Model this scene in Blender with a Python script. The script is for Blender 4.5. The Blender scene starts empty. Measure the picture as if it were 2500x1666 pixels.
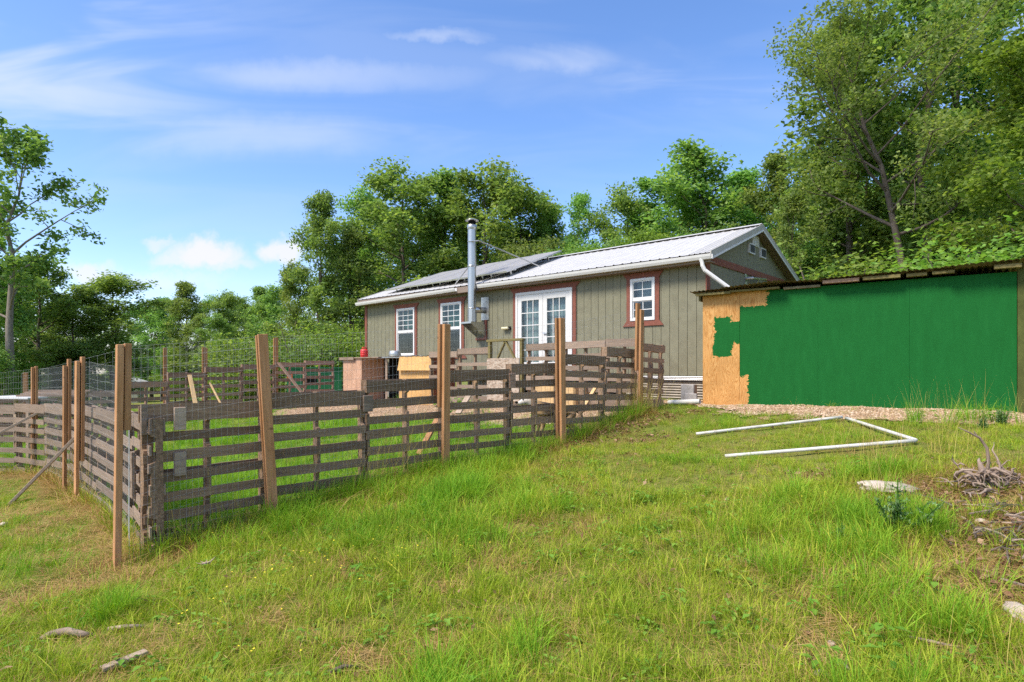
import bpy, bmesh, math, random
import numpy as np
from mathutils import Vector, Matrix

sc = bpy.context.scene
R = math.radians
FPX, HOR, CZ = 1460.0, 902.0, 1.5          # focal length and horizon row in photo pixels, eye height

# ------------------------------------------------------------------ camera, sky, sun, exposure
cd = bpy.data.cameras.new('camera'); cam = bpy.data.objects.new('camera', cd)
sc.collection.objects.link(cam); sc.camera = cam
cam.location = (0, 0, CZ); cam.rotation_euler = (R(90), 0, 0)
cd.sensor_width = 36; cd.lens = FPX / 2500 * 36; cd.shift_y = (HOR - 833) / 2500
cd.clip_start = 0.05; cd.clip_end = 3000

SUN_EL, SUN_AZ = R(52), R(-122)             # azimuth from +Y (forward), negative = to the left
sd = Vector((math.sin(SUN_AZ) * math.cos(SUN_EL), math.cos(SUN_AZ) * math.cos(SUN_EL), math.sin(SUN_EL)))
sl = bpy.data.lights.new('sun', 'SUN'); so = bpy.data.objects.new('sun', sl); sc.collection.objects.link(so)
so.rotation_euler = sd.to_track_quat('Z', 'Y').to_euler(); so.location = (0, 0, 40)
sl.energy = 2.3; sl.angle = R(16); sl.color = (1.0, 0.93, 0.82)

w = bpy.data.worlds.new('World'); sc.world = w; w.use_nodes = True
wn, wl = w.node_tree.nodes, w.node_tree.links
wn.clear()

def N(tree, typ, **kw):
    n = tree.nodes.new(typ)
    ins = kw.pop('ins', {})
    for k, v in kw.items(): setattr(n, k, v)
    for k, v in ins.items():
        if isinstance(v, bpy.types.NodeSocket): tree.links.new(v, n.inputs[k])
        else: n.inputs[k].default_value = v
    return n

def M2(tree, op, a, b=None, c=None, clamp=False):
    n = tree.nodes.new('ShaderNodeMath'); n.operation = op; n.use_clamp = clamp
    for i, v in enumerate((a, b, c)):
        if v is None: continue
        if isinstance(v, bpy.types.NodeSocket): tree.links.new(v, n.inputs[i])
        else: n.inputs[i].default_value = v
    return n.outputs[0]

def VM(tree, op, a, b=None):
    n = tree.nodes.new('ShaderNodeVectorMath'); n.operation = op
    for i, v in enumerate((a, b)):
        if v is None: continue
        if isinstance(v, bpy.types.NodeSocket): tree.links.new(v, n.inputs[i])
        else: n.inputs[i].default_value = v
    return n

def mixc(tree, fac, a, b, mode='MIX'):
    n = tree.nodes.new('ShaderNodeMix'); n.data_type = 'RGBA'; n.blend_type = mode
    for i, v in ((0, fac), (6, a), (7, b)):
        if isinstance(v, bpy.types.NodeSocket): tree.links.new(v, n.inputs[i])
        elif i: n.inputs[i].default_value = (*v, 1) if len(v) == 3 else v
        else: n.inputs[i].default_value = v
    return n.outputs[2]

def build_world():
    t = w.node_tree
    sky = N(t, 'ShaderNodeTexSky', sky_type='NISHITA', sun_disc=False, sun_elevation=SUN_EL, sun_rotation=SUN_AZ,
            altitude=200, air_density=1.0, dust_density=0.8, ozone_density=2.0)
    tc = N(t, 'ShaderNodeTexCoord'); d = tc.outputs['Generated']
    hs = N(t, 'ShaderNodeHueSaturation', ins={'Hue': 0.5, 'Saturation': 1.18, 'Value': 1.0, 'Color': sky.outputs[0]}).outputs[0]
    hs = mixc(t, 1.0, hs, (0.95, 0.905, 1.0), 'MULTIPLY')
    # clouds are laid out on the tangent plane of the sky ahead (x/y, z/y), edges broken up by noise
    sx = N(t, 'ShaderNodeSeparateXYZ', ins={0: d}); yy = M2(t, 'MAXIMUM', sx.outputs[1], .02)
    tv = N(t, 'ShaderNodeCombineXYZ', ins={0: M2(t, 'DIVIDE', sx.outputs[0], yy), 1: M2(t, 'DIVIDE', sx.outputs[2], yy), 2: 0.0}).outputs[0]
    n1 = N(t, 'ShaderNodeTexNoise', noise_dimensions='2D', ins={'Vector': tv, 'Scale': 20.0, 'Detail': 4.0, 'Roughness': 0.6})
    off = VM(t, 'SUBTRACT', n1.outputs['Color'], (0.5, 0.5, 0.5)).outputs[0]
    def warp(k):
        n = t.nodes.new('ShaderNodeVectorMath'); n.operation = 'MULTIPLY_ADD'; t.links.new(off, n.inputs[0]); n.inputs[1].default_value = (k, k, 0); t.links.new(tv, n.inputs[2]); return n.outputs[0]
    W1, W2 = warp(.055), warp(.03)
    def blob(px, py, rx, ry, soft, amt, W):
        n = t.nodes.new('ShaderNodeVectorMath'); n.operation = 'MULTIPLY_ADD'; t.links.new(W, n.inputs[0]); kx, ky = FPX / rx, FPX / ry
        n.inputs[1].default_value = (kx, ky, 0); n.inputs[2].default_value = (-(px - 1250) / FPX * kx, -(HOR - py) / FPX * ky, 0)
        return N(t, 'ShaderNodeMapRange', interpolation_type='SMOOTHSTEP', ins={0: VM(t, 'LENGTH', n.outputs[0]).outputs['Value'], 1: 1.0 + soft, 2: 1.0 - soft, 3: 0.0, 4: amt}).outputs[0]
    cum = None
    for b in ((505, 622, 85, 38, .55, .95), (440, 636, 75, 24, .6, .7), (540, 648, 80, 20, .7, .6), (690, 612, 48, 34, .5, .9), (385, 597, 36, 14, .7, .6), (215, 668, 60, 24, .7, .8), (380, 688, 140, 18, .8, .45)):
        m = blob(*b, W1); cum = m if cum is None else M2(t, 'MAXIMUM', cum, m)
    # thin streaks of high cloud: stretched noise gated by broad soft patches, over a thin veil
    pr = N(t, 'ShaderNodeMapping', ins={'Vector': tv, 'Rotation': (0, 0, R(-10)), 'Scale': (1.3, 7.0, 1.0)})
    ns = N(t, 'ShaderNodeTexNoise', noise_dimensions='2D', ins={'Vector': pr.outputs[0], 'Scale': 1.6, 'Detail': 4.0, 'Roughness': 0.5, 'Distortion': 0.5})
    st = N(t, 'ShaderNodeMapRange', interpolation_type='SMOOTHSTEP', ins={0: ns.outputs[0], 1: 0.36, 2: 0.74, 3: 0.08, 4: 1.0}).outputs[0]
    cir = 0.14      # (patches below)
    for b in ((20, 190, 420, 150, 1.0, .68), (200, 60, 300, 120, 1.0, .45), (650, 190, 420, 40, 1.0, .5), (1080, 88, 100, 14, 1.0, .7), (600, 330, 520, 50, 1.0, .42), (1500, 140, 230, 34, 1.0, .6), (1740, 200, 220, 40, 1.0, .6), (2480, 40, 120, 60, 1.0, .7)):
        m = blob(*b, W2); cir = m if cir == 0.14 else M2(t, 'MAXIMUM', cir, m)
    ahead = N(t, 'ShaderNodeMapRange', ins={0: sx.outputs[1], 1: .05, 2: .3, 3: 0.0, 4: 1.0}).outputs[0]
    veil = N(t, 'ShaderNodeMapRange', ins={0: sx.outputs[1], 1: .75, 2: .1, 3: .12, 4: .62}).outputs[0]      # unseen thin cloud added overhead and behind to whiten and soften the light
    cir = M2(t, 'MULTIPLY', M2(t, 'MAXIMUM', M2(t, 'MULTIPLY', cir, ahead), veil), st); cum = M2(t, 'MULTIPLY', cum, ahead)
    col = mixc(t, cir, hs, (3.1, 3.35, 3.9))
    col = mixc(t, cum, col, (3.5, 3.5, 3.62))
    bg = N(t, 'ShaderNodeBackground', ins={'Color': col, 'Strength': 0.112})
    out = N(t, 'ShaderNodeOutputWorld', ins={'Surface': bg.outputs[0]})
    w.cycles.sampling_method = 'MANUAL'; w.cycles.sample_map_resolution = 512
build_world()

sc.view_settings.view_transform = 'Standard'; sc.view_settings.look = 'None'
sc.view_settings.exposure = 1.3; sc.view_settings.gamma = 1.0
sc.render.engine = 'CYCLES'
sc.cycles.use_denoising = False; sc.cycles.use_adaptive_sampling = True; sc.cycles.adaptive_threshold = .013; sc.cycles.adaptive_min_samples = 16; sc.cycles.max_bounces = 6; sc.cycles.transparent_max_bounces = 12
sc.cycles.diffuse_bounces = 3; sc.cycles.glossy_bounces = 2; sc.cycles.transmission_bounces = 4
sc.cycles.caustics_reflective = False; sc.cycles.caustics_refractive = False
sc.cycles.sample_clamp_indirect = 2; sc.cycles.sample_clamp_direct = 8

rng = np.random.default_rng(7); random.seed(7)
COL = sc.collection

# ------------------------------------------------------------------ helpers
def link(o, parent=None):
    COL.objects.link(o)
    if parent is not None: o.parent = parent
    return o

def tag(o, label=None, cat=None, group=None, kind=None):
    if label: o['label'] = label
    if cat: o['category'] = cat
    if group: o['group'] = group
    if kind: o['kind'] = kind
    return o

def thing(name, label, cat, loc=(0, 0, 0), rz=0.0, group=None):
    o = link(bpy.data.objects.new(name, None)); o.location = loc; o.rotation_euler = (0, 0, rz)
    o.empty_display_size = 0.2
    return tag(o, label, cat, group)

class MB:
    def __init__(s): s.v = []; s.f = []
    def add(s, vs, fs):
        b = len(s.v); s.v.extend([tuple(map(float, p)) for p in vs]); s.f.extend([tuple(i + b for i in f) for f in fs]); return s
    def box(s, lo, hi):
        (a, b, c), (d, e, f) = lo, hi
        return s.add([(a, b, c), (d, b, c), (d, e, c), (a, e, c), (a, b, f), (d, b, f), (d, e, f), (a, e, f)],
                     [(0, 3, 2, 1), (4, 5, 6, 7), (0, 1, 5, 4), (1, 2, 6, 5), (2, 3, 7, 6), (3, 0, 4, 7)])
    def bar(s, p, q, wd, th, up=(0, 0, 1)):
        p, q = Vector(p), Vector(q); d = (q - p).normalized(); up = Vector(up)
        if abs(d.dot(up)) > .99: up = Vector((0, 1, 0))
        x = d.cross(up).normalized() * (wd / 2); y = x.cross(d).normalized() * (th / 2)
        vs = [e + sx * x + sy * y for e in (p, q) for sx, sy in ((-1, -1), (1, -1), (1, 1), (-1, 1))]
        return s.add(vs, [(0, 3, 2, 1), (4, 5, 6, 7), (0, 1, 5, 4), (1, 2, 6, 5), (2, 3, 7, 6), (3, 0, 4, 7)])
    def tube(s, pts, rad, n=6, cap=True):
        pts = [Vector(p) for p in pts]; m = len(pts)
        if not hasattr(rad, '__len__'): rad = [rad] * m
        ref = None; vs = []; fs = []
        for i in range(m):
            d = (pts[min(i + 1, m - 1)] - pts[max(i - 1, 0)])
            d = d.normalized() if d.length > 1e-9 else Vector((0, 0, 1))
            if ref is None: ref = Vector((1, 0, 0)) if abs(d.x) < .9 else Vector((0, 1, 0))
            x = (ref - d * ref.dot(d)).normalized(); ref = x; y = d.cross(x)
            for k in range(n):
                a = 2 * math.pi * k / n
                vs.append(pts[i] + (x * math.cos(a) + y * math.sin(a)) * rad[i])
        for i in range(m - 1):
            for k in range(n):
                a, b = i * n + k, i * n + (k + 1) % n; fs.append((a, b, b + n, a + n))
        if cap: fs.append(tuple(range(n - 1, -1, -1))); fs.append(tuple(range((m - 1) * n, m * n)))
        return s.add(vs, fs)
    def prism(s, poly, axis, a, b):
        """polygon (2d) extruded along axis between a and b; axis 0: poly=(y,z), 1: (x,z), 2: (x,y)"""
        n = len(poly)
        def pt(p, t): return {0: (t, p[0], p[1]), 1: (p[0], t, p[1]), 2: (p[0], p[1], t)}[axis]
        vs = [pt(p, a) for p in poly] + [pt(p, b) for p in poly]
        return s.add(vs, [tuple(range(n)), tuple(range(2 * n - 1, n - 1, -1))] + [(i, i + n, (i + 1) % n + n, (i + 1) % n) for i in range(n)])
    def lathe(s, prof, n=16, c=(0, 0, 0)):
        vs = []; fs = []
        for r, z in prof:
            for k in range(n):
                a = 2 * math.pi * k / n; vs.append((c[0] + r * math.cos(a), c[1] + r * math.sin(a), c[2] + z))
        for i in range(len(prof) - 1):
            for k in range(n):
                a, b = i * n + k, i * n + (k + 1) % n; fs.append((a, b, b + n, a + n))
        return s.add(vs, fs)
    def mesh(s, name):
        m = bpy.data.meshes.new(name); m.from_pydata(s.v, [], s.f)
        bm = bmesh.new(); bm.from_mesh(m); bmesh.ops.recalc_face_normals(bm, faces=bm.faces); bm.to_mesh(m); bm.free()
        return m
    def build(s, name, mat, parent=None, loc=None, smooth=False, bevel=0):
        m = s.mesh(name); m.materials.append(mat)
        if smooth: m.polygons.foreach_set('use_smooth', [True] * len(m.polygons))
        o = link(bpy.data.objects.new(name, m), parent)
        if loc is not None: o.location = loc
        if bevel:
            b = o.modifiers.new('bevel', 'BEVEL'); b.width = bevel; b.segments = 1; b.limit_method = 'ANGLE'
        return o

def inst(name, mesh, parent=None, loc=(0, 0, 0), rot=(0, 0, 0), scale=(1, 1, 1)):
    o = link(bpy.data.objects.new(name, mesh), parent); o.location = loc; o.rotation_euler = rot; o.scale = scale
    return o

def numesh(name, V, F, mat, attr=None, smooth=False):
    """V (n,3), F (m,k) uniform polygons, fast"""
    m = bpy.data.meshes.new(name); V = np.asarray(V, np.float32); F = np.asarray(F, np.int32)
    m.vertices.add(len(V)); m.vertices.foreach_set('co', V.ravel())
    k = F.shape[1]; m.loops.add(F.size); m.loops.foreach_set('vertex_index', F.ravel())
    m.polygons.add(len(F)); m.polygons.foreach_set('loop_start', np.arange(len(F), dtype=np.int32) * k)
    m.update(calc_edges=True)
    if smooth: m.polygons.foreach_set('use_smooth', np.ones(len(F), bool))
    if attr is not None:
        a = m.attributes.new('rnd', 'FLOAT', 'FACE'); a.data.foreach_set('value', np.asarray(attr, np.float32))
    if mat: m.materials.append(mat)
    return m

# ------------------------------------------------------------------ materials
def newmat(name):
    m = bpy.data.materials.new(name); m.use_nodes = True; t = m.node_tree; t.nodes.clear()
    o = N(t, 'ShaderNodeOutputMaterial'); return m, t, o

def principled(t, o, col, rough=0.8, metal=0.0, spec=0.3, bump=None, bstr=0.3, bdist=0.01):
    p = N(t, 'ShaderNodeBsdfPrincipled')
    for k, v in (('Base Color', col), ('Roughness', rough), ('Metallic', metal), ('Specular IOR Level', spec)):
        if isinstance(v, bpy.types.NodeSocket): t.links.new(v, p.inputs[k])
        elif k == 'Base Color': p.inputs[k].default_value = (*v, 1)
        else: p.inputs[k].default_value = v
    if bump is not None:
        b = N(t, 'ShaderNodeBump', ins={'Height': bump, 'Strength': bstr, 'Distance': bdist}); t.links.new(b.outputs[0], p.inputs['Normal'])
    t.links.new(p.outputs[0], o.inputs[0]); return p

def noise(t, vec, scale, detail=4, rough=.55, dist=0.0):
    return N(t, 'ShaderNodeTexNoise', ins={'Vector': vec, 'Scale': scale, 'Detail': detail, 'Roughness': rough, 'Distortion': dist}).outputs[0]

def ramp(t, fac, stops):
    n = N(t, 'ShaderNodeValToRGB', ins={0: fac}); e = n.color_ramp.elements
    while len(e) < len(stops): e.new(0.5)
    for i, (p, c) in enumerate(stops): e[i].position = p; e[i].color = (*c, 1)
    return n.outputs[0]

def objvec(t, rndoff=True):
    v = N(t, 'ShaderNodeTexCoord').outputs['Object']
    if rndoff:
        oi = N(t, 'ShaderNodeObjectInfo'); v = VM(t, 'ADD', v, VM(t, 'SCALE', (37.0, 19.0, 53.0)).outputs[0])
        v.inputs[1].links[0].from_node.inputs[3].default_value = 1.0
        t.links.new(oi.outputs['Random'], v.inputs[1].links[0].from_node.inputs[3]); v = v.outputs[0]
    return v

def wood(name, stops, stretch=(1.5, 14, 14), rough=.85, rnd=0.35, bstr=.35, knots=True, fine=3.0):
    m, t, o = newmat(name); v = objvec(t)
    mp = N(t, 'ShaderNodeMapping', ins={'Vector': v, 'Scale': stretch}).outputs[0]
    g = noise(t, mp, fine, 6, .62, .4); big = noise(t, v, 2.2, 3)
    f = M2(t, 'ADD', M2(t, 'MULTIPLY', g, .75), M2(t, 'MULTIPLY', big, .25))
    c = ramp(t, f, stops)
    oi = N(t, 'ShaderNodeObjectInfo').outputs['Random']
    br = M2(t, 'ADD', 1 - rnd / 2, M2(t, 'MULTIPLY', oi, rnd))
    c = mixc(t, 1.0, c, N(t, 'ShaderNodeCombineColor', ins={0: br, 1: br, 2: br}).outputs[0], 'MULTIPLY')
    if knots:
        vo = N(t, 'ShaderNodeTexVoronoi', ins={'Vector': N(t, 'ShaderNodeMapping', ins={'Vector': v, 'Scale': (3.2, 7, 7)}).outputs[0], 'Scale': 1.0}).outputs['Distance']
        k = N(t, 'ShaderNodeMapRange', ins={0: vo, 1: .05, 2: .13, 3: .55, 4: 0.0}).outputs[0]
        c = mixc(t, k, c, tuple(x * .35 for x in stops[0][1]))
    principled(t, o, c, rough, 0, .2, g, bstr, .006)
    return m

def plain(name, col, rough=.6, metal=0, spec=.4, var=.12, scale=6, bstr=.0, dirt=None):
    m, t, o = newmat(name); v = objvec(t)
    n = noise(t, v, scale, 5, .6)
    a = tuple(x * (1 - var) for x in col); b = tuple(min(1, x * (1 + var)) for x in col)
    c = ramp(t, n, [(.3, a), (.7, b)])
    if dirt:
        d = N(t, 'ShaderNodeMapRange', ins={0: noise(t, v, scale * .6, 6, .7, .5), 1: .5, 2: .75, 3: 0, 4: dirt[1]}).outputs[0]
        c = mixc(t, d, c, dirt[0])
    principled(t, o, c, rough, metal, spec, n if bstr else None, bstr, .004)
    return m

MT = {}
MT['pallet'] = wood('pallet_grey', [(.2, (.067, .043, .027)), (.45, (.202, .130, .080)), (.62, (.345, .228, .144)), (.85, (.594, .407, .266))], rnd=.5)
MT['pallet_light'] = wood('pallet_silver', [(.2, (.087, .061, .044)), (.45, (.234, .171, .125)), (.65, (.351, .259, .192)), (.85, (.489, .374, .281))], rnd=.4)
MT['pallet_brown'] = wood('pallet_brown', [(.2, (.100, .058, .038)), (.45, (.264, .160, .109)), (.65, (.418, .273, .189)), (.85, (.598, .416, .300))], rnd=.45)
MT['post'] = wood('post_cedar', [(.2, (.197, .085, .034)), (.42, (.355, .174, .072)), (.62, (.464, .249, .123)), (.85, (.592, .356, .205))], (12, 12, .9), rnd=.5)
MT['board_tan'] = wood('board_tan', [(.2, (.22, .15, .10)), (.45, (.38, .28, .20)), (.65, (.48, .37, .28)), (.85, (.58, .48, .38))], rnd=.3)
MT['lumber_new'] = wood('lumber_new', [(.2, (.36, .22, .09)), (.45, (.55, .36, .17)), (.65, (.64, .45, .24)), (.85, (.72, .54, .32))], rnd=.2)
MT['lumber_mossy'] = wood('lumber_mossy', [(.2, (.085, .068, .024)), (.45, (.169, .136, .051)), (.65, (.234, .192, .078)), (.85, (.299, .260, .120))], rnd=.2)
MT['bark'] = wood('bark', [(.2, (.035, .026, .019)), (.45, (.11, .085, .064)), (.65, (.18, .145, .115)), (.85, (.27, .23, .19))], (6, 6, 1.3), bstr=.9, knots=False, rnd=.3)
MT['bark_pale'] = wood('bark_pale', [(.2, (.09, .07, .055)), (.45, (.21, .175, .145)), (.65, (.31, .27, .23)), (.85, (.42, .37, .32))], (6, 6, 1.3), bstr=.7, knots=False, rnd=.2)
MT['driftwood'] = wood('driftwood', [(.2, (.103, .073, .053)), (.45, (.276, .201, .152)), (.65, (.414, .314, .238)), (.85, (.575, .451, .344))], (4, 4, 4), knots=False)
MT['siding'] = plain('siding_olive', (.205, .196, .130), .75, 0, .25, .10, 5, .25, dirt=((.13, .115, .075), .4))
MT['trim'] = plain('trim_rust', (.215, .078, .052), .7, 0, .25, .12, 12, .15)
MT['white'] = plain('white_paint', (.66, .65, .62), .5, 0, .4, .04, 8)
MT['vinyl'] = plain('white_vinyl', (.70, .70, .68), .4, 0, .5, .03, 5)
MT['metalroof'] = plain('roof_white', (.52, .505, .48), .45, 0.0, .4, .06, 3, dirt=((.36, .33, .30), .3))
MT['fascia'] = plain('fascia_taupe', (.24, .185, .145), .6, 0, .35, .08, 6)
MT['raketrim'] = plain('rake_taupe', (.40, .375, .32), .5, 0, .4, .05, 6)
MT['galv'] = plain('galvanised', (.50, .50, .48), .33, .9, .5, .05, 5)
MT['galv_dull'] = plain('galvanised_dull', (.50, .50, .47), .42, .8, .5, .2, 9, dirt=((.28, .2, .12), .5))
MT['rustmetal'] = plain('rusty_sheet', (.20, .17, .095), .7, .15, .3, .35, 7, .1, dirt=((.19, .07, .03), .8))
MT['post_green'] = plain('post_green', (.075, .085, .022), .8, 0, .2, .3, 5)
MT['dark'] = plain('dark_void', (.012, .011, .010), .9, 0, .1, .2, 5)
MT['rust'] = plain('rusty_iron', (.20, .075, .04), .85, .1, .2, .4, 20, .3)
MT['interior'] = plain('interior_wall', (.14, .115, .10), .9, 0, .1, .1, 2)
MT['red'] = plain('red_plastic', (.62, .022, .022), .42, 0, .5, .06, 6)
MT['pvc'] = plain('pvc_white', (.60, .58, .52), .45, 0, .45, .06, 8, dirt=((.26, .20, .11), .85))
MT['solar'] = plain('solar_cells', (.020, .021, .026), .5, 0, .6, .15, 3)
MT['solar_dust_glare'] = plain('solar_glass_dust_glare', (.31, .295, .275), .45, 0, .5, .06, 2)  # dust and the sky's glare on the glass, both put into the pale base colour
MT['alu'] = plain('aluminium', (.72, .72, .73), .35, .85, .5, .05, 6)
MT['greenbox'] = plain('green_board', (.018, .155, .055), .6, 0, .4, .12, 4)
MT['osb'] = None
MT['cream'] = plain('cream_siding', (.55, .50, .36), .8, 0, .2, .05, 3)
MT['rock'] = plain('limestone', (.52, .43, .35), .9, 0, .2, .25, 5, .8, dirt=((.33, .2, .12), .6))
MT['straw'] = plain('straw_dry', (.50, .34, .13), .9, 0, .15, .3, 3)
MT['concrete'] = plain('concrete_block', (.36, .33, .30), .9, 0, .2, .2, 12, .4)
MT['soil_leaf'] = plain('dead_leaf', (.21, .115, .06), .85, 0, .2, .5, 9)

def make_osb():
    m, t, o = newmat('osb_board'); v = objvec(t)
    vo = N(t, 'ShaderNodeTexVoronoi', ins={'Vector': N(t, 'ShaderNodeMapping', ins={'Vector': v, 'Scale': (18, 18, 34)}).outputs[0], 'Scale': 1.0, 'Randomness': 1.0})
    c = ramp(t, N(t, 'ShaderNodeSeparateColor', ins={0: vo.outputs['Color']}).outputs[0], [(0, (.28, .20, .14)), (.5, (.42, .32, .24)), (1, (.52, .43, .34))])
    principled(t, o, c, .85, 0, .2, vo.outputs['Distance'], .2, .004); return m
MT['osb'] = make_osb()

def make_plywood(name, cols, paint=None):
    """rotary-cut plywood figure: contour lines of a stretched noise; optional green paint with ragged edges"""
    m, t, o = newmat(name); v = N(t, 'ShaderNodeTexCoord').outputs['Object']
    mp = N(t, 'ShaderNodeMapping', ins={'Vector': v, 'Scale': (3.6, 3.6, .55)}).outputs[0]
    h = noise(t, mp, 1.4, 3, .5, .6)
    rings = M2(t, 'ABSOLUTE', M2(t, 'SINE', M2(t, 'MULTIPLY', h, 95)))
    fine = noise(t, N(t, 'ShaderNodeMapping', ins={'Vector': v, 'Scale': (60, 60, 3)}).outputs[0], 2, 3)
    f = M2(t, 'ADD', M2(t, 'MULTIPLY', rings, .55), M2(t, 'MULTIPLY', fine, .45))
    c = ramp(t, f, [(.15, cols[0]), (.5, cols[1]), (.8, cols[2])])
    st = N(t, 'ShaderNodeMapRange', ins={0: noise(t, v, 1.7, 4), 1: .45, 2: .75, 3: 0, 4: .45}).outputs[0]
    c = mixc(t, st, c, tuple(x * .55 for x in cols[0]))
    rough = .8
    if paint:
        sx = N(t, 'ShaderNodeSeparateXYZ', ins={0: v})
        nz = M2(t, 'SUBTRACT', noise(t, N(t, 'ShaderNodeMapping', ins={'Vector': v, 'Scale': (1.0, 1, .8)}).outputs[0], 7, 6, .65), .5)
        br = M2(t, 'SUBTRACT', noise(t, N(t, 'ShaderNodeMapping', ins={'Vector': v, 'Scale': (3.0, 1, 30)}).outputs[0], 2, 2), .5)
        wob = M2(t, 'ADD', M2(t, 'MULTIPLY', nz, .32), M2(t, 'MULTIPLY', br, .10))
        X = M2(t, 'ADD', sx.outputs[0], wob); Z = M2(t, 'ADD', sx.outputs[2], M2(t, 'MULTIPLY', wob, .8))
        def rect(x0, x1, z0, z1):
            r = M2(t, 'MULTIPLY', M2(t, 'GREATER_THAN', X, x0), M2(t, 'LESS_THAN', X, x1))
            return M2(t, 'MULTIPLY', r, M2(t, 'MULTIPLY', M2(t, 'GREATER_THAN', Z, z0), M2(t, 'LESS_THAN', Z, z1)))
        msk = None
        for r in paint:
            q = rect(*r); msk = q if msk is None else M2(t, 'MAXIMUM', msk, q)
        pn = noise(t, N(t, 'ShaderNodeMapping', ins={'Vector': v, 'Scale': (9, 9, 2)}).outputs[0], 1.3, 5)
        pc = ramp(t, pn, [(.25, (.007, .098, .017)), (.55, (.008, .110, .020)), (.8, (.011, .124, .024))])
        c = mixc(t, msk, c, pc)
    principled(t, o, c, .7, 0, .12, f, .12, .004); return m
PLY = ((.36, .155, .040), (.55, .27, .082), (.64, .36, .13))
MT['ply_bare'] = make_plywood('plywood_bare_with_paint', PLY, [(.20, .50, .84, 1.56), (.3, 2, 1.08, 1.46)])
MT['ply_mixed'] = make_plywood('plywood_painted_edge', PLY, [(1.08, 9, -1, 9), (.5, 9, .52, 1.70), (.76, 9, -1, .62)])
MT['ply_green'] = make_plywood('plywood_green', PLY, [(-9, 19, -9, 9)])
MT['ply_pink'] = make_plywood('plywood_weathered', ((.27, .125, .070), (.52, .30, .19), (.64, .42, .29)))
MT['ply_yellow'] = make_plywood('plywood_yellow', ((.46, .24, .075), (.60, .35, .13), (.66, .42, .18)))

def make_glass():
    m, t, o = newmat('window_glass')
    lw = M2(t, 'POWER', N(t, 'ShaderNodeLayerWeight', ins={0: .5}).outputs['Facing'], 4.0)
    gl = N(t, 'ShaderNodeBsdfGlossy', ins={'Color': (.9, .95, 1, 1), 'Roughness': .03}); tr = N(t, 'ShaderNodeBsdfTransparent', ins={'Color': (.75, .82, .80, 1)})
    mx = N(t, 'ShaderNodeMixShader', ins={0: M2(t, 'ADD', M2(t, 'MULTIPLY', lw, .6), .04), 1: tr.outputs[0], 2: gl.outputs[0]})
    t.links.new(mx.outputs[0], o.inputs[0]); return m
MT['glass'] = make_glass()
def make_screen():
    m, t, o = newmat('insect_screen')
    mx = N(t, 'ShaderNodeMixShader', ins={0: .55, 1: N(t, 'ShaderNodeBsdfTransparent').outputs[0], 2: N(t, 'ShaderNodeBsdfDiffuse', ins={'Color': (.03, .03, .035, 1)}).outputs[0]})
    t.links.new(mx.outputs[0], o.inputs[0]); return m
MT['curtain'] = plain('curtain_grey', (.42, .45, .50), .9, 0, .1, .1, 3)
MT['curtain_teal'] = plain('curtain_teal', (.05, .16, .15), .9, 0, .1, .3, 6)

def make_leaf(name, dark, mid, light, trans=.35):
    m, t, o = newmat(name)
    r = N(t, 'ShaderNodeAttribute', attribute_name='rnd').outputs['Fac']
    oi = N(t, 'ShaderNodeObjectInfo').outputs['Random']
    c = ramp(t, r, [(0, dark), (.5, mid), (1, light)])
    hv = N(t, 'ShaderNodeHueSaturation', ins={'Hue': M2(t, 'ADD', .478, M2(t, 'MULTIPLY', oi, .05)), 'Value': M2(t, 'ADD', .8, M2(t, 'MULTIPLY', oi, .4)), 'Color': c}).outputs[0]
    df = N(t, 'ShaderNodeBsdfPrincipled', ins={'Base Color': hv, 'Roughness': .55, 'Specular IOR Level': .25})
    tr = N(t, 'ShaderNodeBsdfTranslucent', ins={'Color': mixc(t, 1.0, hv, (1.15, 1.2, .6), 'MULTIPLY')})
    mx = N(t, 'ShaderNodeMixShader', ins={0: trans, 1: df.outputs[0], 2: tr.outputs[0]}); t.links.new(mx.outputs[0], o.inputs[0]); return m
MT['leaf'] = make_leaf('leaf_oak', (.123, .212, .064), (.231, .361, .095), (.406, .516, .144), .5)
MT['leaf_bright'] = make_leaf('leaf_bright', (.120, .210, .038), (.209, .330, .058), (.336, .448, .088), .5)
MT['leaf_dark'] = make_leaf('leaf_dark', (.111, .190, .058), (.198, .296, .082), (.346, .423, .109), .5)

def make_grass(name, stops, trans=.35, patch=None):
    m, t, o = newmat(name)
    r = N(t, 'ShaderNodeAttribute', attribute_name='rnd').outputs['Fac']
    pos = N(t, 'ShaderNodeNewGeometry').outputs['Position']
    n = noise(t, pos, .9, 2, .6)
    f = M2(t, 'ADD', M2(t, 'MULTIPLY', r, .62), M2(t, 'MULTIPLY', n, .38))
    c = ramp(t, f, stops)
    df = N(t, 'ShaderNodeBsdfPrincipled', ins={'Base Color': c, 'Roughness': .6, 'Specular IOR Level': .2})
    tr = N(t, 'ShaderNodeBsdfTranslucent', ins={'Color': mixc(t, 1.0, c, (1.1, 1.15, .6), 'MULTIPLY')})
    mx = N(t, 'ShaderNodeMixShader', ins={0: trans, 1: df.outputs[0], 2: tr.outputs[0]}); t.links.new(mx.outputs[0], o.inputs[0]); return m
MT['grass'] = make_grass('grass_blades', [(.15, (.141, .233, .015)), (.4, (.286, .404, .027)), (.62, (.446, .513, .042)), (.85, (.648, .559, .091))])
MT['grass_lush'] = make_grass('grass_lush', [(.15, (.113, .258, .018)), (.5, (.209, .423, .025)), (.85, (.383, .544, .043))])
MT['grass_dry'] = make_grass('grass_dry', [(.15, (.276, .154, .050)), (.5, (.483, .308, .110)), (.85, (.644, .462, .200))], .2)
MT['grass_seed'] = make_grass('grass_seed', [(.15, (.330, .264, .060)), (.5, (.506, .396, .100)), (.85, (.638, .528, .170))], .25)
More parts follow.
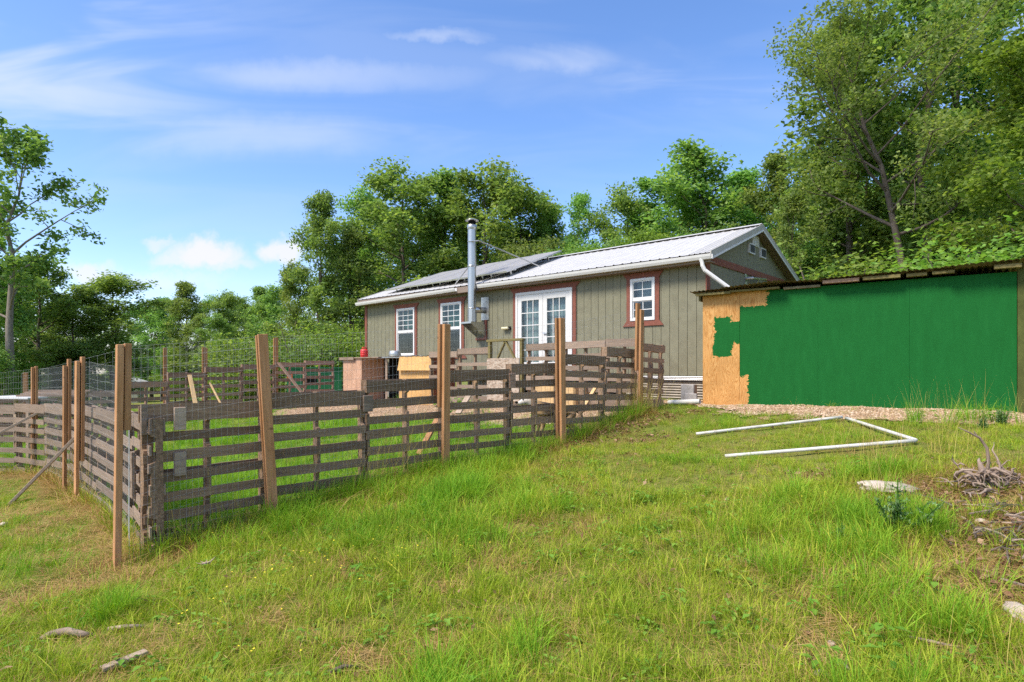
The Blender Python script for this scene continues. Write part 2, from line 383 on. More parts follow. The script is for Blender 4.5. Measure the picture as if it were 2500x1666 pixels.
MT['weed'] = make_grass('broad_weed', [(.15, (.078, .187, .020)), (.5, (.156, .316, .033)), (.85, (.296, .431, .066))], .3)
MT['thistle'] = make_grass('thistle_leaf', [(.15, (.060, .136, .042)), (.5, (.119, .224, .066)), (.85, (.289, .384, .168))], .2)
MT['flower'] = plain('yellow_petal', (.75, .62, .04), .6, 0, .2, .1, 8)

# ------------------------------------------------------------------ terrain
CTRL = np.array([
    (0, 0, -1.52), (-4, 0, -1.75), (4, 0, -1.02), (0, -6, -1.8), (-9, 0, -1.95), (9, 0, -.7), (2.0, 2.5, -1.2), (-2, 2.9, -1.57), (0, 3, -1.44),
    (-3.18, 4.87, -1.6), (-2.36, 5.76, -1.46), (-.8, 7.28, -1.25), (.7, 8.4, -1.08), (2.07, 9.9, -.74), (2.6, 10.3, -.68), (1.2, 5.5, -1.16), (3.66, 4.65, -.95),
    (2.4, 7.8, -.92), (5, 6.5, -.72), (6, 3, -.8), (-5.46, 7.73, -1.69), (-6.12, 8.37, -1.74), (-8.11, 10.3, -1.76), (-9.2, 10.7, -1.8), (-5.5, 5, -1.78), (-8, 6, -1.95),
    (-9.45, 14.6, -1.5), (-7.6, 16.8, -1.2), (-5.54, 18.8, -1.0), (-4.7, 17.8, -1.0), (-5, 20.4, -.95), (0, 15.9, -.78), (-1, 12, -.98), (0.3, 10.3, -.95), (-3, 10, -1.3), (-3, 14, -1.05),
    (3.99, 12.3, -.64), (3.41, 10.69, -.62), (6.85, 8.12, -.6), (5, 9.4, -.6), (8.8, 6.8, -.58), (7.5, 16, -.4), (12, 12, -.2), (9, 9, -.5), (20, 20, .3), (5, 30, -.6), (20, 40, .5),
    (-14, 20, -1.6), (-20, 30, -2.4), (-40, 60, -3.6), (-20, 60, -3.0), (0, 60, -1.6), (-40, 90, -4.2), (-60, 40, -3.6), (-30, 10, -2.8), (40, 60, 1), (60, 100, 1.5), (0, 120, -2.5),
    (-100, 120, -5), (60, 0, 1), (-60, 0, -3), (0, -40, -2.5), (40, 20, .8)], float)

def _tps(c, lam=.02):
    P = c[:, :2] / 10; n = len(P); d = np.hypot(*(P[:, None] - P[None]).transpose(2, 0, 1))
    K = np.where(d > 0, d * d * np.log(d + 1e-12), 0) + lam * np.eye(n) * .05
    A = np.zeros((n + 3, n + 3)); A[:n, :n] = K; A[:n, n] = 1; A[:n, n + 1:] = P; A[n, :n] = 1; A[n + 1:, :n] = P.T
    return P, np.linalg.solve(A, np.r_[c[:, 2], 0, 0, 0])
_P, _W = _tps(CTRL)
def ground(x, y):
    x = np.asarray(x, float); y = np.asarray(y, float); sh = x.shape
    rr = np.hypot(x, y - 10); k = np.minimum(1, 115 / np.maximum(rr, 1e-6))
    q = np.stack([(x * k).ravel(), (10 + (y - 10) * k).ravel()], 1) / 10
    out = np.empty(len(q))
    for i in range(0, len(q), 20000):
        s = q[i:i + 20000]; d = np.hypot(s[:, None, 0] - _P[None, :, 0], s[:, None, 1] - _P[None, :, 1])
        out[i:i + 20000] = np.where(d > 0, d * d * np.log(d + 1e-12), 0) @ _W[:-3] + _W[-3] + s @ _W[-2:]
    z = out.reshape(sh) + CZ
    b = .020 * np.sin(x * 2.7 + 1.3 * np.sin(y * 1.9)) * np.sin(y * 2.3 + x * .8) + .012 * np.sin(x * 6.1 + y * 4.3) * np.sin(y * 5.7 - x * 2.2)
    return z + b
def gz(x, y): return float(ground(np.array([x]), np.array([y]))[0])
def at(px, py, Y): return Vector(((px - 1250) / FPX * Y, Y, CZ - (py - HOR) / FPX * Y))
def G(px, py):
    """point of the terrain seen at a photo pixel"""
    Ys = np.geomspace(1.5, 90, 1500); x = (px - 1250) / FPX * Ys; z = CZ - (py - HOR) / FPX * Ys
    g = ground(x, Ys); i = int(np.argmax(z < g)); return Vector((x[i], Ys[i], g[i]))
def onray(px, p, q):
    """plan point where the ray of column px crosses segment p-q"""
    k = (px - 1250) / FPX; p, q = Vector(p[:2]), Vector(q[:2]); d = q - p
    s = (k * p.y - p.x) / (d.x - k * d.y); return p + d * s
def inpoly(x, y, poly):
    ins = np.zeros(x.shape, bool); n = len(poly)
    for i in range(n):
        (x1, y1), (x2, y2) = poly[i], poly[(i + 1) % n]
        c = ((y1 > y) != (y2 > y)) & (x < (x2 - x1) * (y - y1) / ((y2 - y1) or 1e-9) + x1); ins ^= c
    return ins

def make_ground_mat():
    m, t, o = newmat('ground_soil'); p = N(t, 'ShaderNodeNewGeometry').outputs['Position']
    a = noise(t, p, .55, 5, .6); b = noise(t, p, 7, 6, .7); c = noise(t, p, 45, 4, .7)
    f = M2(t, 'ADD', M2(t, 'MULTIPLY', a, .55), M2(t, 'ADD', M2(t, 'MULTIPLY', b, .3), M2(t, 'MULTIPLY', c, .15)))
    col = ramp(t, f, [(.34, (.10, .13, .020)), (.50, (.17, .19, .035)), (.62, (.23, .205, .060)), (.74, (.28, .21, .10))])
    principled(t, o, col, .95, 0, .1, M2(t, 'ADD', b, c), .8, .03); return m
def make_gravel_mat():
    m, t, o = newmat('gravel'); p = N(t, 'ShaderNodeNewGeometry').outputs['Position']
    vo = N(t, 'ShaderNodeTexVoronoi', ins={'Vector': p, 'Scale': 42.0}); n = noise(t, p, 3, 4)
    g = N(t, 'ShaderNodeSeparateColor', ins={0: vo.outputs['Color']}).outputs[0]
    col = ramp(t, M2(t, 'ADD', M2(t, 'MULTIPLY', g, .7), M2(t, 'MULTIPLY', n, .3)), [(.1, (.26, .155, .080)), (.4, (.40, .255, .145)), (.65, (.50, .345, .21)), (.9, (.58, .44, .30))])
    principled(t, o, col, .9, 0, .2, M2(t, 'SUBTRACT', 1.0, vo.outputs['Distance']), 1.0, .03); return m
MT['ground'] = make_ground_mat(); MT['gravel'] = make_gravel_mat()

def sheet(name, poly, mat, dz, step=.16, jit=.0):
    poly = np.array(poly); x0, y0 = poly.min(0) - .2; x1, y1 = poly.max(0) + .2
    xs = np.arange(x0, x1, step); ys = np.arange(y0, y1, step)
    gx, gy = np.meshgrid(xs, ys); edge = .12 * np.sin(gx * 5.1 + gy * 3.3) + .08 * np.sin(gx * 13 - gy * 9)
    cx = (gx[:-1, :-1] + gx[1:, 1:]) / 2 + edge[:-1, :-1]; cy = (gy[:-1, :-1] + gy[1:, 1:]) / 2 + edge[:-1, :-1]
    keep = inpoly(cx, cy, [tuple(p) for p in poly])
    z = ground(gx, gy) + dz; nx = len(xs)
    idx = np.arange(gx.size).reshape(gx.shape)
    F = np.stack([idx[:-1, :-1], idx[:-1, 1:], idx[1:, 1:], idx[1:, :-1]], -1)[keep]
    V = np.stack([gx.ravel(), gy.ravel(), z.ravel()], 1)
    u, inv = np.unique(F, return_inverse=True)
    m = numesh(name, V[u], inv.reshape(-1, 4), mat, smooth=True)
    return tag(link(bpy.data.objects.new(name, m)), kind='structure')

def make_ground():
    def axis(a, b, st, far, n=34):
        core = np.arange(a, b, st); g = np.geomspace(st * 1.2, far, n)
        return np.r_[(a - np.cumsum(np.diff(np.r_[0, g])))[::-1], core, core[-1] + np.cumsum(np.diff(np.r_[0, g]))]
    xs = axis(-13, 12, .15, 600); ys = axis(.5, 22, .15, 600)
    gx, gy = np.meshgrid(xs, ys); z = ground(gx, gy)
    idx = np.arange(gx.size).reshape(gx.shape)
    F = np.stack([idx[:-1, :-1], idx[:-1, 1:], idx[1:, 1:], idx[1:, :-1]], -1).reshape(-1, 4)
    m = numesh('ground', np.stack([gx.ravel(), gy.ravel(), z.ravel()], 1), F, MT['ground'], smooth=True)
    tag(link(bpy.data.objects.new('ground', m)), kind='structure')
make_ground()

SHED0 = Vector((3.41, 10.69)); SHX = Vector((.802, -.597)); SHY = Vector((.597, .802))
YARD_GRAVEL = [(-6.2, 15.0), (-3.4, 13.3), (-1.3, 11.6), (.35, 10.1), (1.5, 9.75), (2.6, 10.6), (3.9, 12.2), (-5, 20.2), (-6.3, 18.2)]
_e = [G(*p) for p in ((1640, 984), (1700, 994), (1760, 1008), (1880, 1018), (2010, 1027), (2250, 1031), (2420, 1036), (2640, 1046))]
_b = SHED0 + SHX * 5.2 + SHY * .4; _a = SHED0 - SHX * .45 + SHY * 1.2
STRIP_GRAVEL = [(p.x, p.y) for p in _e] + [tuple(_b), tuple(_a)]
sheet('gravel_yard', YARD_GRAVEL, MT['gravel'], .014)
sheet('gravel_strip', STRIP_GRAVEL, MT['gravel'], .016)

# ------------------------------------------------------------------ the olive house
HL, HW, HH = 12.08, 5.3, 2.41               # length, width, siding height
HROT = math.atan2(-.669, .743)
RIDGE_T, OV = HW / 2, .22
SLOPE = .362; SANG = math.atan(SLOPE)
def roofz(t): return HH + .10 + SLOPE * (min(t, HW - t) + OV)      # top of deck above siding base

def cut(x0, x1, z0, z1, holes):
    xs = sorted({x0, x1, *[v for h in holes for v in h[:2] if x0 < v < x1]}); out = []
    for a, b in zip(xs, xs[1:]):
        m = (a + b) / 2; zs = [(z0, z1)]
        for h in holes:
            if h[0] < m < h[1]:
                nz = []
                for (c, d) in zs:
                    if h[2] > c: nz.append((c, min(d, h[2])))
                    if h[3] < d: nz.append((max(c, h[3]), d))
                zs = [q for q in nz if q[1] - q[0] > .005]
        out += [(a, b, c, d) for c, d in zs]
    return out

def build_house():
    H = thing('cabin', 'olive green cabin with white metal roof and rust brown trim', 'house', (3.99, 12.3, CZ - .14), HROT)
    holes = [(-10.32, -9.42, .57, 2.07), (-8.19, -7.30, .57, 2.09), (-5.21, -3.37, .05, 2.14), (-1.76, -1.15, 1.22, 2.16)]
    # front wall: backing sheet with openings, grooved boards proud of it
    m = MB()
    for a, b, c, d in cut(-HL, 0, 0, HH + .1, holes): m.box((a, .012, c), (b, .10, d))
    fw = m.build('front_wall', MT['siding'], H)
    pitch = .203; n = int(HL / pitch) + 1
    for i in range(n):
        b = -i * pitch - .004; a = max(-HL, -(i + 1) * pitch + .004)
        for (x0, x1, z0, z1) in cut(a, b, 0, HH, holes):
            if x1 - x0 < .02: continue
            MB().box((x0, 0, z0 + random.uniform(-.003, .003)), (x1, .013, z1)).build('siding_board', MT['siding'], fw, bevel=.003)
    # gable wall: boards with sloping tops
    m = MB(); m.prism([(0.1, 0), (HW, 0), (HW, roofz(HW) - .1), (RIDGE_T, roofz(RIDGE_T) - .1), (0.1, roofz(0) - .1)], 0, -.10, -.012)
    gw = m.build('gable_wall', MT['siding'], H)
    for i in range(int(HW / pitch) + 1):
        a = i * pitch + .004; b = min(HW, (i + 1) * pitch - .004)
        if b - a < .02: continue
        zt = lambda t: roofz(t) - .12
        poly = [(a, 0), (b, 0), (b, zt(b)), (a, zt(a))]
        if a < RIDGE_T < b: poly = [(a, 0), (b, 0), (b, zt(b)), (RIDGE_T, zt(RIDGE_T)), (a, zt(a))]
        MB().prism(poly, 0, -.012, 0.001).build('siding_board', MT['siding'], gw, bevel=.003)
    MB().prism([(0, 0), (HW, 0), (HW, roofz(HW) - .1), (RIDGE_T, roofz(RIDGE_T) - .1), (0, roofz(0) - .1)], 0, -HL, -HL + .1).build('far_gable_wall', MT['siding'], H)
    MB().box((-HL + .1, HW - .1, 0), (-.1, HW, HH + .1)).build('back_wall', MT['siding'], H)
    # room seen through the glass
    MB().box((-HL + .1, .1, -.02), (-.1, HW - .1, .03)).build('floor', MT['interior'], H)
    for x in (-6.2, -2.6): MB().box((x, .12, .03), (x + .1, HW - .1, HH)).build('partition', MT['interior'], H)
    MB().box((-HL + .1, 3.2, .03), (-6.25, 3.3, HH)).build('partition', MT['interior'], H)
    MB().box((-HL + .1, .1, HH), (-.1, HW - .1, HH + .05)).build('ceiling', MT['interior'], H)
    # corner boards and gable band
    c = MB(); c.box((-HL - .02, -.022, -.01), (-HL + .10, -.001, HH)); c.build('corner_trim', MT['trim'], H)
    c = MB(); c.box((.001, -.02, -.01), (.024, .16, HH)); c.build('corner_trim', MT['trim'], H)
    c = MB(); c.box((.002, .16, HH - .06), (.03, HW, HH + .09)); c.build('gable_band', MT['trim'], H)
    # windows
    def trim(x0, x1, z0, z1, sill=True, flare=.10, w_=.10):
        m = MB(); y0, y1 = -.030, -.001
        m.prism([(x0 - w_, z1), (x1 + w_, z1), (x1 + w_ + flare, z1 + w_ + .03), (x0 - w_ - flare, z1 + w_ + .03)], 1, y0, y1)
        m.box((x0 - w_, y0 + .002, z0), (x0, y1, z1)); m.box((x1, y0 + .002, z0), (x1 + w_, y1, z1))
        if sill: m.prism([(x0 - w_ - flare, z0 - w_ - .02), (x1 + w_ + flare, z0 - w_ - .02), (x1 + w_, z0), (x0 - w_, z0)], 1, y0, y1)
        return m
    def window(x0, x1, z0, z1, cols, rows_up, rows_low):
        m = MB(); f = .055; y0, y1 = -.045, .07
        m.box((x0, y0, z0), (x0 + f, y1, z1)); m.box((x1 - f, y0, z0), (x1, y1, z1)); m.box((x0 + f, y0, z1 - f), (x1 - f, y1, z1)); m.box((x0 + f, y0, z0), (x1 - f, y1, z0 + f))
        W = m.build('window', MT['vinyl'], H, bevel=.004)
        trim(x0, x1, z0, z1).build('trim', MT['trim'], W)
        mid = (z0 + z1) / 2
        MB().box((x0 + f, -.03, mid - .03), (x1 - f, .03, mid + .03)).build('sash_rail', MT['vinyl'], W, bevel=.004)
        for (a, b, rows, y) in ((mid + .03, z1 - f, rows_up, -.018), (z0 + f, mid - .03, rows_low, .004)):
            fr = .022
            s = MB(); s.box((x0 + f, y - .012, a), (x0 + f + fr, y + .02, b)); s.box((x1 - f - fr, y - .012, a), (x1 - f, y + .02, b))
            s.box((x0 + f + fr, y - .012, a), (x1 - f - fr, y + .02, a + fr)); s.box((x0 + f + fr, y - .012, b - fr), (x1 - f - fr, y + .02, b)); s.build('sash', MT['vinyl'], W)
            xa, xb, za, zb = x0 + f + fr, x1 - f - fr, a + fr, b - fr; nc = cols if rows > 1 else 1
            for i in range(1, nc):
                x = xa + (xb - xa) * i / nc; MB().box((x - .008, y - .008, za), (x + .008, y + .012, zb)).build('muntin', MT['vinyl'], W)
            for j in range(1, rows):
                z = za + (zb - za) * j / rows; MB().box((xa, y - .0085, z - .008), (xb, y + .0115, z + .008)).build('muntin', MT['vinyl'], W)
            for i in range(nc):
                for j in range(rows):
                    MB().box((xa + (xb - xa) * i / nc, y, za + (zb - za) * j / rows), (xa + (xb - xa) * (i + 1) / nc, y + .004, za + (zb - za) * (j + 1) / rows)).build('pane', MT['glass'], W)
        return W
    w1 = window(*holes[0], 3, 4, 1); w2 = window(*holes[1], 3, 4, 1); w3 = window(*holes[3], 2, 2, 2)
    MB().box((-8.1, .16, 1.35), (-7.4, .19, 2.05)).build('curtain', MT['curtain_teal'], w2)
    MB().box((-10.25, .2, 1.45), (-9.5, .23, 2.0)).build('curtain', MT['curtain_teal'], w1)
    MB().box((-1.72, .2, 1.7), (-1.2, .22, 2.1)).build('curtain', MT['curtain'], w3)
    # pair of glazed doors
    x0, x1, z0, z1 = holes[2]
    m = MB(); f = .075; m.box((x0, -.05, z0), (x0 + f, .09, z1)); m.box((x1 - f, -.05, z0), (x1, .09, z1)); m.box((x0 + f, -.05, z1 - f), (x1 - f, .09, z1)); m.box((x0 + f, -.05, z0), (x1 - f, .09, z0 + .03))
    D = m.build('french_door', MT['white'], H, bevel=.004)
    trim(x0, x1, z0, z1, False, .12).build('trim', MT['trim'], D)
    mid = (x0 + x1) / 2
    for (a, b) in ((x0 + f, mid - .004), (mid + .004, x1 - f)):
        st = .13; m = MB(); za, zb = z0 + .03, z1 - f; y0, y1 = -.035, .01
        m.box((a, y0, za), (a + st, y1, zb)); m.box((b - st, y0, za), (b, y1, zb)); m.box((a + st, y0, zb - .15), (b - st, y1, zb)); m.box((a + st, y0, za), (b - st, y1, za + .24))
        m.build('door_leaf', MT['white'], D, bevel=.005)
        xa, xb, za, zb = a + st, b - st, za + .24, zb - .15
        for i in (1, 2):
            x = xa + (xb - xa) * i / 3; MB().box((x - .010, -.03, za), (x + .010, 0, zb)).build('muntin', MT['white'], D)
        for j in range(1, 5):
            z = za + (zb - za) * j / 5; MB().box((xa, -.0305, z - .010), (xb, -.0005, z + .010)).build('muntin', MT['white'], D)
        for i in range(3):
            for j in range(5):
                MB().box((xa + (xb - xa) * i / 3, -.018, za + (zb - za) * j / 5), (xa + (xb - xa) * (i + 1) / 3, -.012, za + (zb - za) * (j + 1) / 5)).build('pane', MT['glass'], D)
        MB().box((xa - .03, .10, za - .1), (xb + .03, .12, zb + .05)).build('curtain', MT['curtain'], D)
    MB().bar((mid + .05, -.06, 1.05), (mid + .16, -.065, 1.05), .02, .025).tube([(mid + .055, -.03, 1.05), (mid + .055, -.07, 1.05)], .022, 10).build('handle', MT['alu'], D)
    # roof: deck, ribbed panels, cap, rakes
    m = MB()
    zr = roofz(RIDGE_T); ze = roofz(-OV)
    for (ta, tb) in ((-OV, RIDGE_T), (HW + OV, RIDGE_T)):
        m.prism([(ta, ze - .03), (tb, zr - .03), (tb, zr - .09), (ta, ze - .09)], 0, -HL - .06, .2)
    RF = m.build('roof', MT['fascia'], H)
    pw = .914; L = math.hypot(RIDGE_T + OV + .04, (RIDGE_T + OV + .04) * SLOPE)
    prof = [];
    for k in range(4):
        b = k * pw / 4
        prof += [(b, 0), (b + .022, .015), (b + .043, .015), (b + .065, 0), (b + .11, .0), (b + .118, .004), (b + .126, 0), (b + .165, 0), (b + .173, .004), (b + .181, 0)]
    prof.append((pw, 0)); npr = len(prof)
    m = MB(); m.add([(x, 0, z) for x, z in prof] + [(x, L, z) for x, z in prof], [(i, i + 1, i + 1 + npr, i + npr) for i in range(npr - 1)])
    pm = m.mesh('roof_panel'); pm.materials.append(MT['metalroof'])
    k = 0; x = -HL - .06
    while x < .19:
        sx = min(1.0, (.2 - x) / pw)
        inst('roof_panel', pm, RF, (x, -OV - .04, roofz(-OV) - .04 * SLOPE - .012 + .002 * (k % 2)), (SANG, 0, 0), (sx, 1, 1))
        inst('roof_panel', pm, RF, (x + pw * sx, HW + OV + .04, roofz(-OV) - .04 * SLOPE - .012 + .002 * (k % 2)), (SANG, 0, math.pi), (sx, 1, 1))
        x += pw; k += 1
    m = MB()
    for sgn in (-1, 1):
        m.prism([(RIDGE_T, zr + .045), (RIDGE_T + sgn * .16, zr + .045 - .16 * SLOPE), (RIDGE_T + sgn * .16, zr + .040 - .16 * SLOPE), (RIDGE_T, zr + .040)], 0, -HL - .07, .21)
    m.build('ridge_cap', MT['metalroof'], RF)
    for x0_, x1_ in ((.2, .225), (-HL - .085, -HL - .06)):
        m = MB(); m2 = MB()
        for (ta, tb) in ((-OV - .04, RIDGE_T), (HW + OV + .04, RIDGE_T)):
            za, zb = roofz(-OV) - .04 * SLOPE, zr
            m.prism([(ta, za + .02), (tb, zb + .02), (tb, zb - .13), (ta, za - .13)], 0, x0_, x1_)
            xo = x1_ if x0_ > 0 else x0_ - .012
            m2.prism([(ta, za - .115), (tb, zb - .115), (tb, zb - .155), (ta, za - .155)], 0, xo, xo + .012)
        m.build('rake_board', MT['raketrim'], RF); m2.build('rake_edge', MT['white'], RF)
    MB().box((-HL - .06, -OV - .02, roofz(-OV) - .21), (.2, -OV, roofz(-OV) - .045)).build('fascia_board', MT['fascia'], H)
    MB().box((-HL - .06, -OV, roofz(-OV) - .21), (.2, 0, roofz(-OV) - .195)).build('soffit', MT['fascia'], H)
    # gutter in two lengths, with a gap by the chimney
    gp = [(0, 0), (0, .10), (-.012, .10), (-.012, .012), (-.075, .012), (-.095, .055), (-.10, .10), (-.118, .10), (-.108, .05), (-.085, 0)]
    for xa, xb, za, zb in ((-6.35, .25, -.13, -.135), (-HL - .10, -7.25, -.20, -.135)):
        m = MB(); y0 = -OV - .021; zz = roofz(-OV)
        vs = [(xa, y0 + p[0], zz + za + p[1] - .03) for p in gp] + [(xb, y0 + p[0], zz + zb + p[1] - .03) for p in gp]; n_ = len(gp)
        m.add(vs, [(i, (i + 1) % n_, (i + 1) % n_ + n_, i + n_) for i in range(n_)] + [tuple(range(n_))[::-1], tuple(range(n_, 2 * n_))])
        m.build('gutter', MT['white'], H)
    # downspout: outlet, elbow, slanted run to the shed roof
    z = roofz(-OV) - .16
    m = MB(); y = -OV - .075; m.tube([(.03, y, z + .02), (.05, y, z - .06), (.06, y, z - .13), (.10, y + .02, z - .22), (.72, y + .32, z - .78)], [.05, .04, .042, .042, .042], 8); m.build('downspout', MT['white'], H)
    # gable fittings
    v = MB(); v.box((.001, 2.52, 3.08), (.03, 2.94, 3.34)); V = v.build('gable_vent', MT['white'], H)
    for k in range(6): MB().prism([(.030, 3.10 + k * .037), (.045, 3.10 + k * .037), (.030, 3.13 + k * .037)], 1, 2.55, 2.91).build('louvre', MT['white'], V)
    for t0 in (2.28, 3.02):
        m = MB(); m.box((.001, t0, 2.86), (.05, t0 + .34, 3.10)); F_ = m.build('vent_fan', MT['white'], H)
        MB().box((.05, t0 + .03, 2.89), (.056, t0 + .31, 3.07)).build('dark_panel', MT['solar'], F_)
    m = MB(); m.box((.001, 2.05, 2.02), (.02, 2.20, 2.42)); P_ = m.build('mast_plate', MT['galv'], H)
    MB().tube([(.02, 2.12, 2.24), (.16, 2.14, 2.24), (.17, 2.95, 2.30)], .035, 8).build('mast_arm', MT['galv'], P_)
    MB().tube([(.17, 2.5, 2.25), (.10, 2.5, 2.10), (.02, 2.5, 2.08)], .02, 6).build('mast_strut', MT['galv'], P_)
    # wall lamp
    m = MB(); m.box((-5.62, -.045, 1.20), (-5.40, -.001, 1.28)); L_ = m.build('wall_lamp', MT['dark'], H)
    MB().tube([(-5.66, -.075, 1.235), (-5.44, -.075, 1.235)], .036, 8).build('lamp_diffuser', plain('lamp_plastic', (.72, .66, .40), .5), L_)
    # corrugated skirting at the near end, block piers at the far end
    prof = []
    for k in range(61): prof += [(.012 + .013 * math.sin(k * 1.2566), -.68 + k * .0112)]
    m = MB(); n_ = len(prof)
    m.add([(-1.9, p[0] + .01, p[1]) for p in prof] + [(-.02, p[0] + .01, p[1]) for p in prof], [(i, i + 1, i + 1 + n_, i + n_) for i in range(n_ - 1)])
    m.build('skirting', plain('skirting_tin', (.25, .215, .17), .5, .35, .4, .25, 6), H, smooth=True)
    m = MB()
    for k in range(3): m.tube([(-2.05, -.012, -.02 - k * .032), (-.06, -.012, -.02 - k * .032)], .016, 8)
    m.build('flashing', MT['galv'], H)
    for x in (-11.6, -9.2, -6.8, -4.4):
        for y in (.3, HW - .4): MB().box((x, y, -1.2), (x + .4, y + .2, -.02)).build('pier', MT['concrete'], H)
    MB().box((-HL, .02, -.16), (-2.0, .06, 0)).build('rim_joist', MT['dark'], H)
    return H
H = build_house()

HM = Matrix.Translation((3.99, 12.3, CZ - .14)) @ Matrix.Rotation(HROT, 4, 'Z')
def hw(x, y, z): return HM @ Vector((x, y, z))

def build_chimney():
    C = thing('stove_chimney', 'tall galvanised stove pipe rising from a bracket on the cabin wall', 'chimney', hw(-6.48, -.40, 1.55), HROT)
    r = .113
    m = MB(); m.lathe([(r, .22), (r, 1.38)], 20); m.build('pipe', MT['galv'], C, smooth=True)
    m = MB(); m.lathe([(r + .001, 1.40), (r + .001, 2.42)], 20); m.build('pipe', MT['galv'], C, smooth=True)
    for z in (.24, 1.375, 1.40, 2.40): MB().lathe([(r + .004, z), (r + .011, z + .008), (r + .011, z + .022), (r + .004, z + .03)], 20).build('pipe_band', MT['galv'], C, smooth=True)
    MB().lathe([(r + .012, 2.42), (r + .02, 2.45), (r + .02, 2.53), (r - .01, 2.54)], 20).build('collar', MT['galv'], C, smooth=True)
    m = MB()
    for k in range(4): a = k * math.pi / 2 + .4; m.bar((.10 * math.cos(a), .10 * math.sin(a), 2.52), (.10 * math.cos(a), .10 * math.sin(a), 2.66), .02, .006)
    m.lathe([(.085, 2.50), (.085, 2.64)], 14); m.build('cap_stand', MT['dark'], C)
    MB().lathe([(.0, 2.70), (.10, 2.69), (.185, 2.655), (.185, 2.645), (.0, 2.66)], 20).build('rain_cap', MT['galv'], C, smooth=True)
    m = MB(); m.lathe([(r + .01, -.12), (r + .01, .23)], 8); m.build('tee', MT['galv'], C)
    m = MB(); m.box((-.22, -.20, -.17), (.17, .20, -.12)); m.build('shelf', MT['galv'], C)
    m = MB()
    for x in (-.21, .16): m.prism([(-.20, -.17), (.38, -.17), (.38, -.52)], 0, x, x + .012)
    m.build('bracket', MT['galv'], C)
    MB().box((.12, .35, -.55), (.20, .388, -.05)).box((-.22, .35, -.60), (.20, .389, -.53)).build('bracket_backer', MT['trim'], C)
    m = MB(); m.box((-.02, .375, -.05), (.27, .388, .58)); m.build('wall_plate', MT['galv_dull'], C)
    m = MB(); m.tube([(.02, .05, .22), (.10, .37, .22)], .085, 12); m.build('thimble', MT['galv'], C, smooth=True)
    b = MB(); b.bar((-.02, -.13, 2.06), (.30, -.02, 2.06), .07, .008); b.build('strap', MT['galv'], C)
    Ci = (Matrix.Translation(C.location) @ Matrix.Rotation(HROT, 4, 'Z')).inverted()
    MB().tube([(.29, -.02, 2.06), Ci @ hw(-5.26, 1.06, roofz(1.06) + .02)], .016, 6).build('stay', MT['galv'], C)
    MB().tube([(-.12, .04, 1.45), Ci @ hw(-7.6, .0, roofz(.0) + .02)], .014, 6).build('stay', MT['galv'], C)
build_chimney()

def build_solar():
    n = 5; w_ = 1.09; t0, t1 = .02, 2.46; ln = (t1 - t0) / math.cos(SANG)
    words = ('rightmost solar panel on the cabin roof, its edge tipped above the ridge', 'second solar panel from the right on the cabin roof', 'middle solar panel of the row on the cabin roof',
             'second solar panel from the left on the cabin roof', 'leftmost solar panel on the cabin roof, farthest from the chimney')
    m = MB(); m.box((.02, .02, .0), (w_ - .04, ln - .02, .030)); pm = m.mesh('cells'); pm.materials.append(MT['solar_dust_glare'])
    m = MB(); m.box((0, 0, -.005), (w_ - .02, .022, .036)); m.box((0, ln - .022, -.005), (w_ - .02, ln, .036)); m.box((0, .022, -.005), (.022, ln - .022, .036)); m.box((w_ - .042, .022, -.005), (w_ - .02, ln - .022, .036))
    fm = m.mesh('frame'); fm.materials.append(MT['alu'])
    m = MB()
    for y in (.35, ln - .5):
        for x in (.15, w_ - .2): m.bar((x, y, -.14), (x, y, -.005), .04, .03)
        m.box((0, y - .02, -.03), (w_, y + .02, -.005))
    lm = m.mesh('rail'); lm.materials.append(MT['alu'])
    for i in range(n):
        o = thing('solar_panel', words[i], 'solar panel', hw(-5.55 - w_ * (i + 1), t0, roofz(t0) + .15 - .008 * i), 0, 'solar panels on the cabin roof')
        o.rotation_euler = (Matrix.Rotation(HROT, 3, 'Z') @ Matrix.Rotation(SANG + .012 - .004 * i, 3, 'X')).to_euler()
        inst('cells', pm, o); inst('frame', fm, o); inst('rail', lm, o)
build_solar()

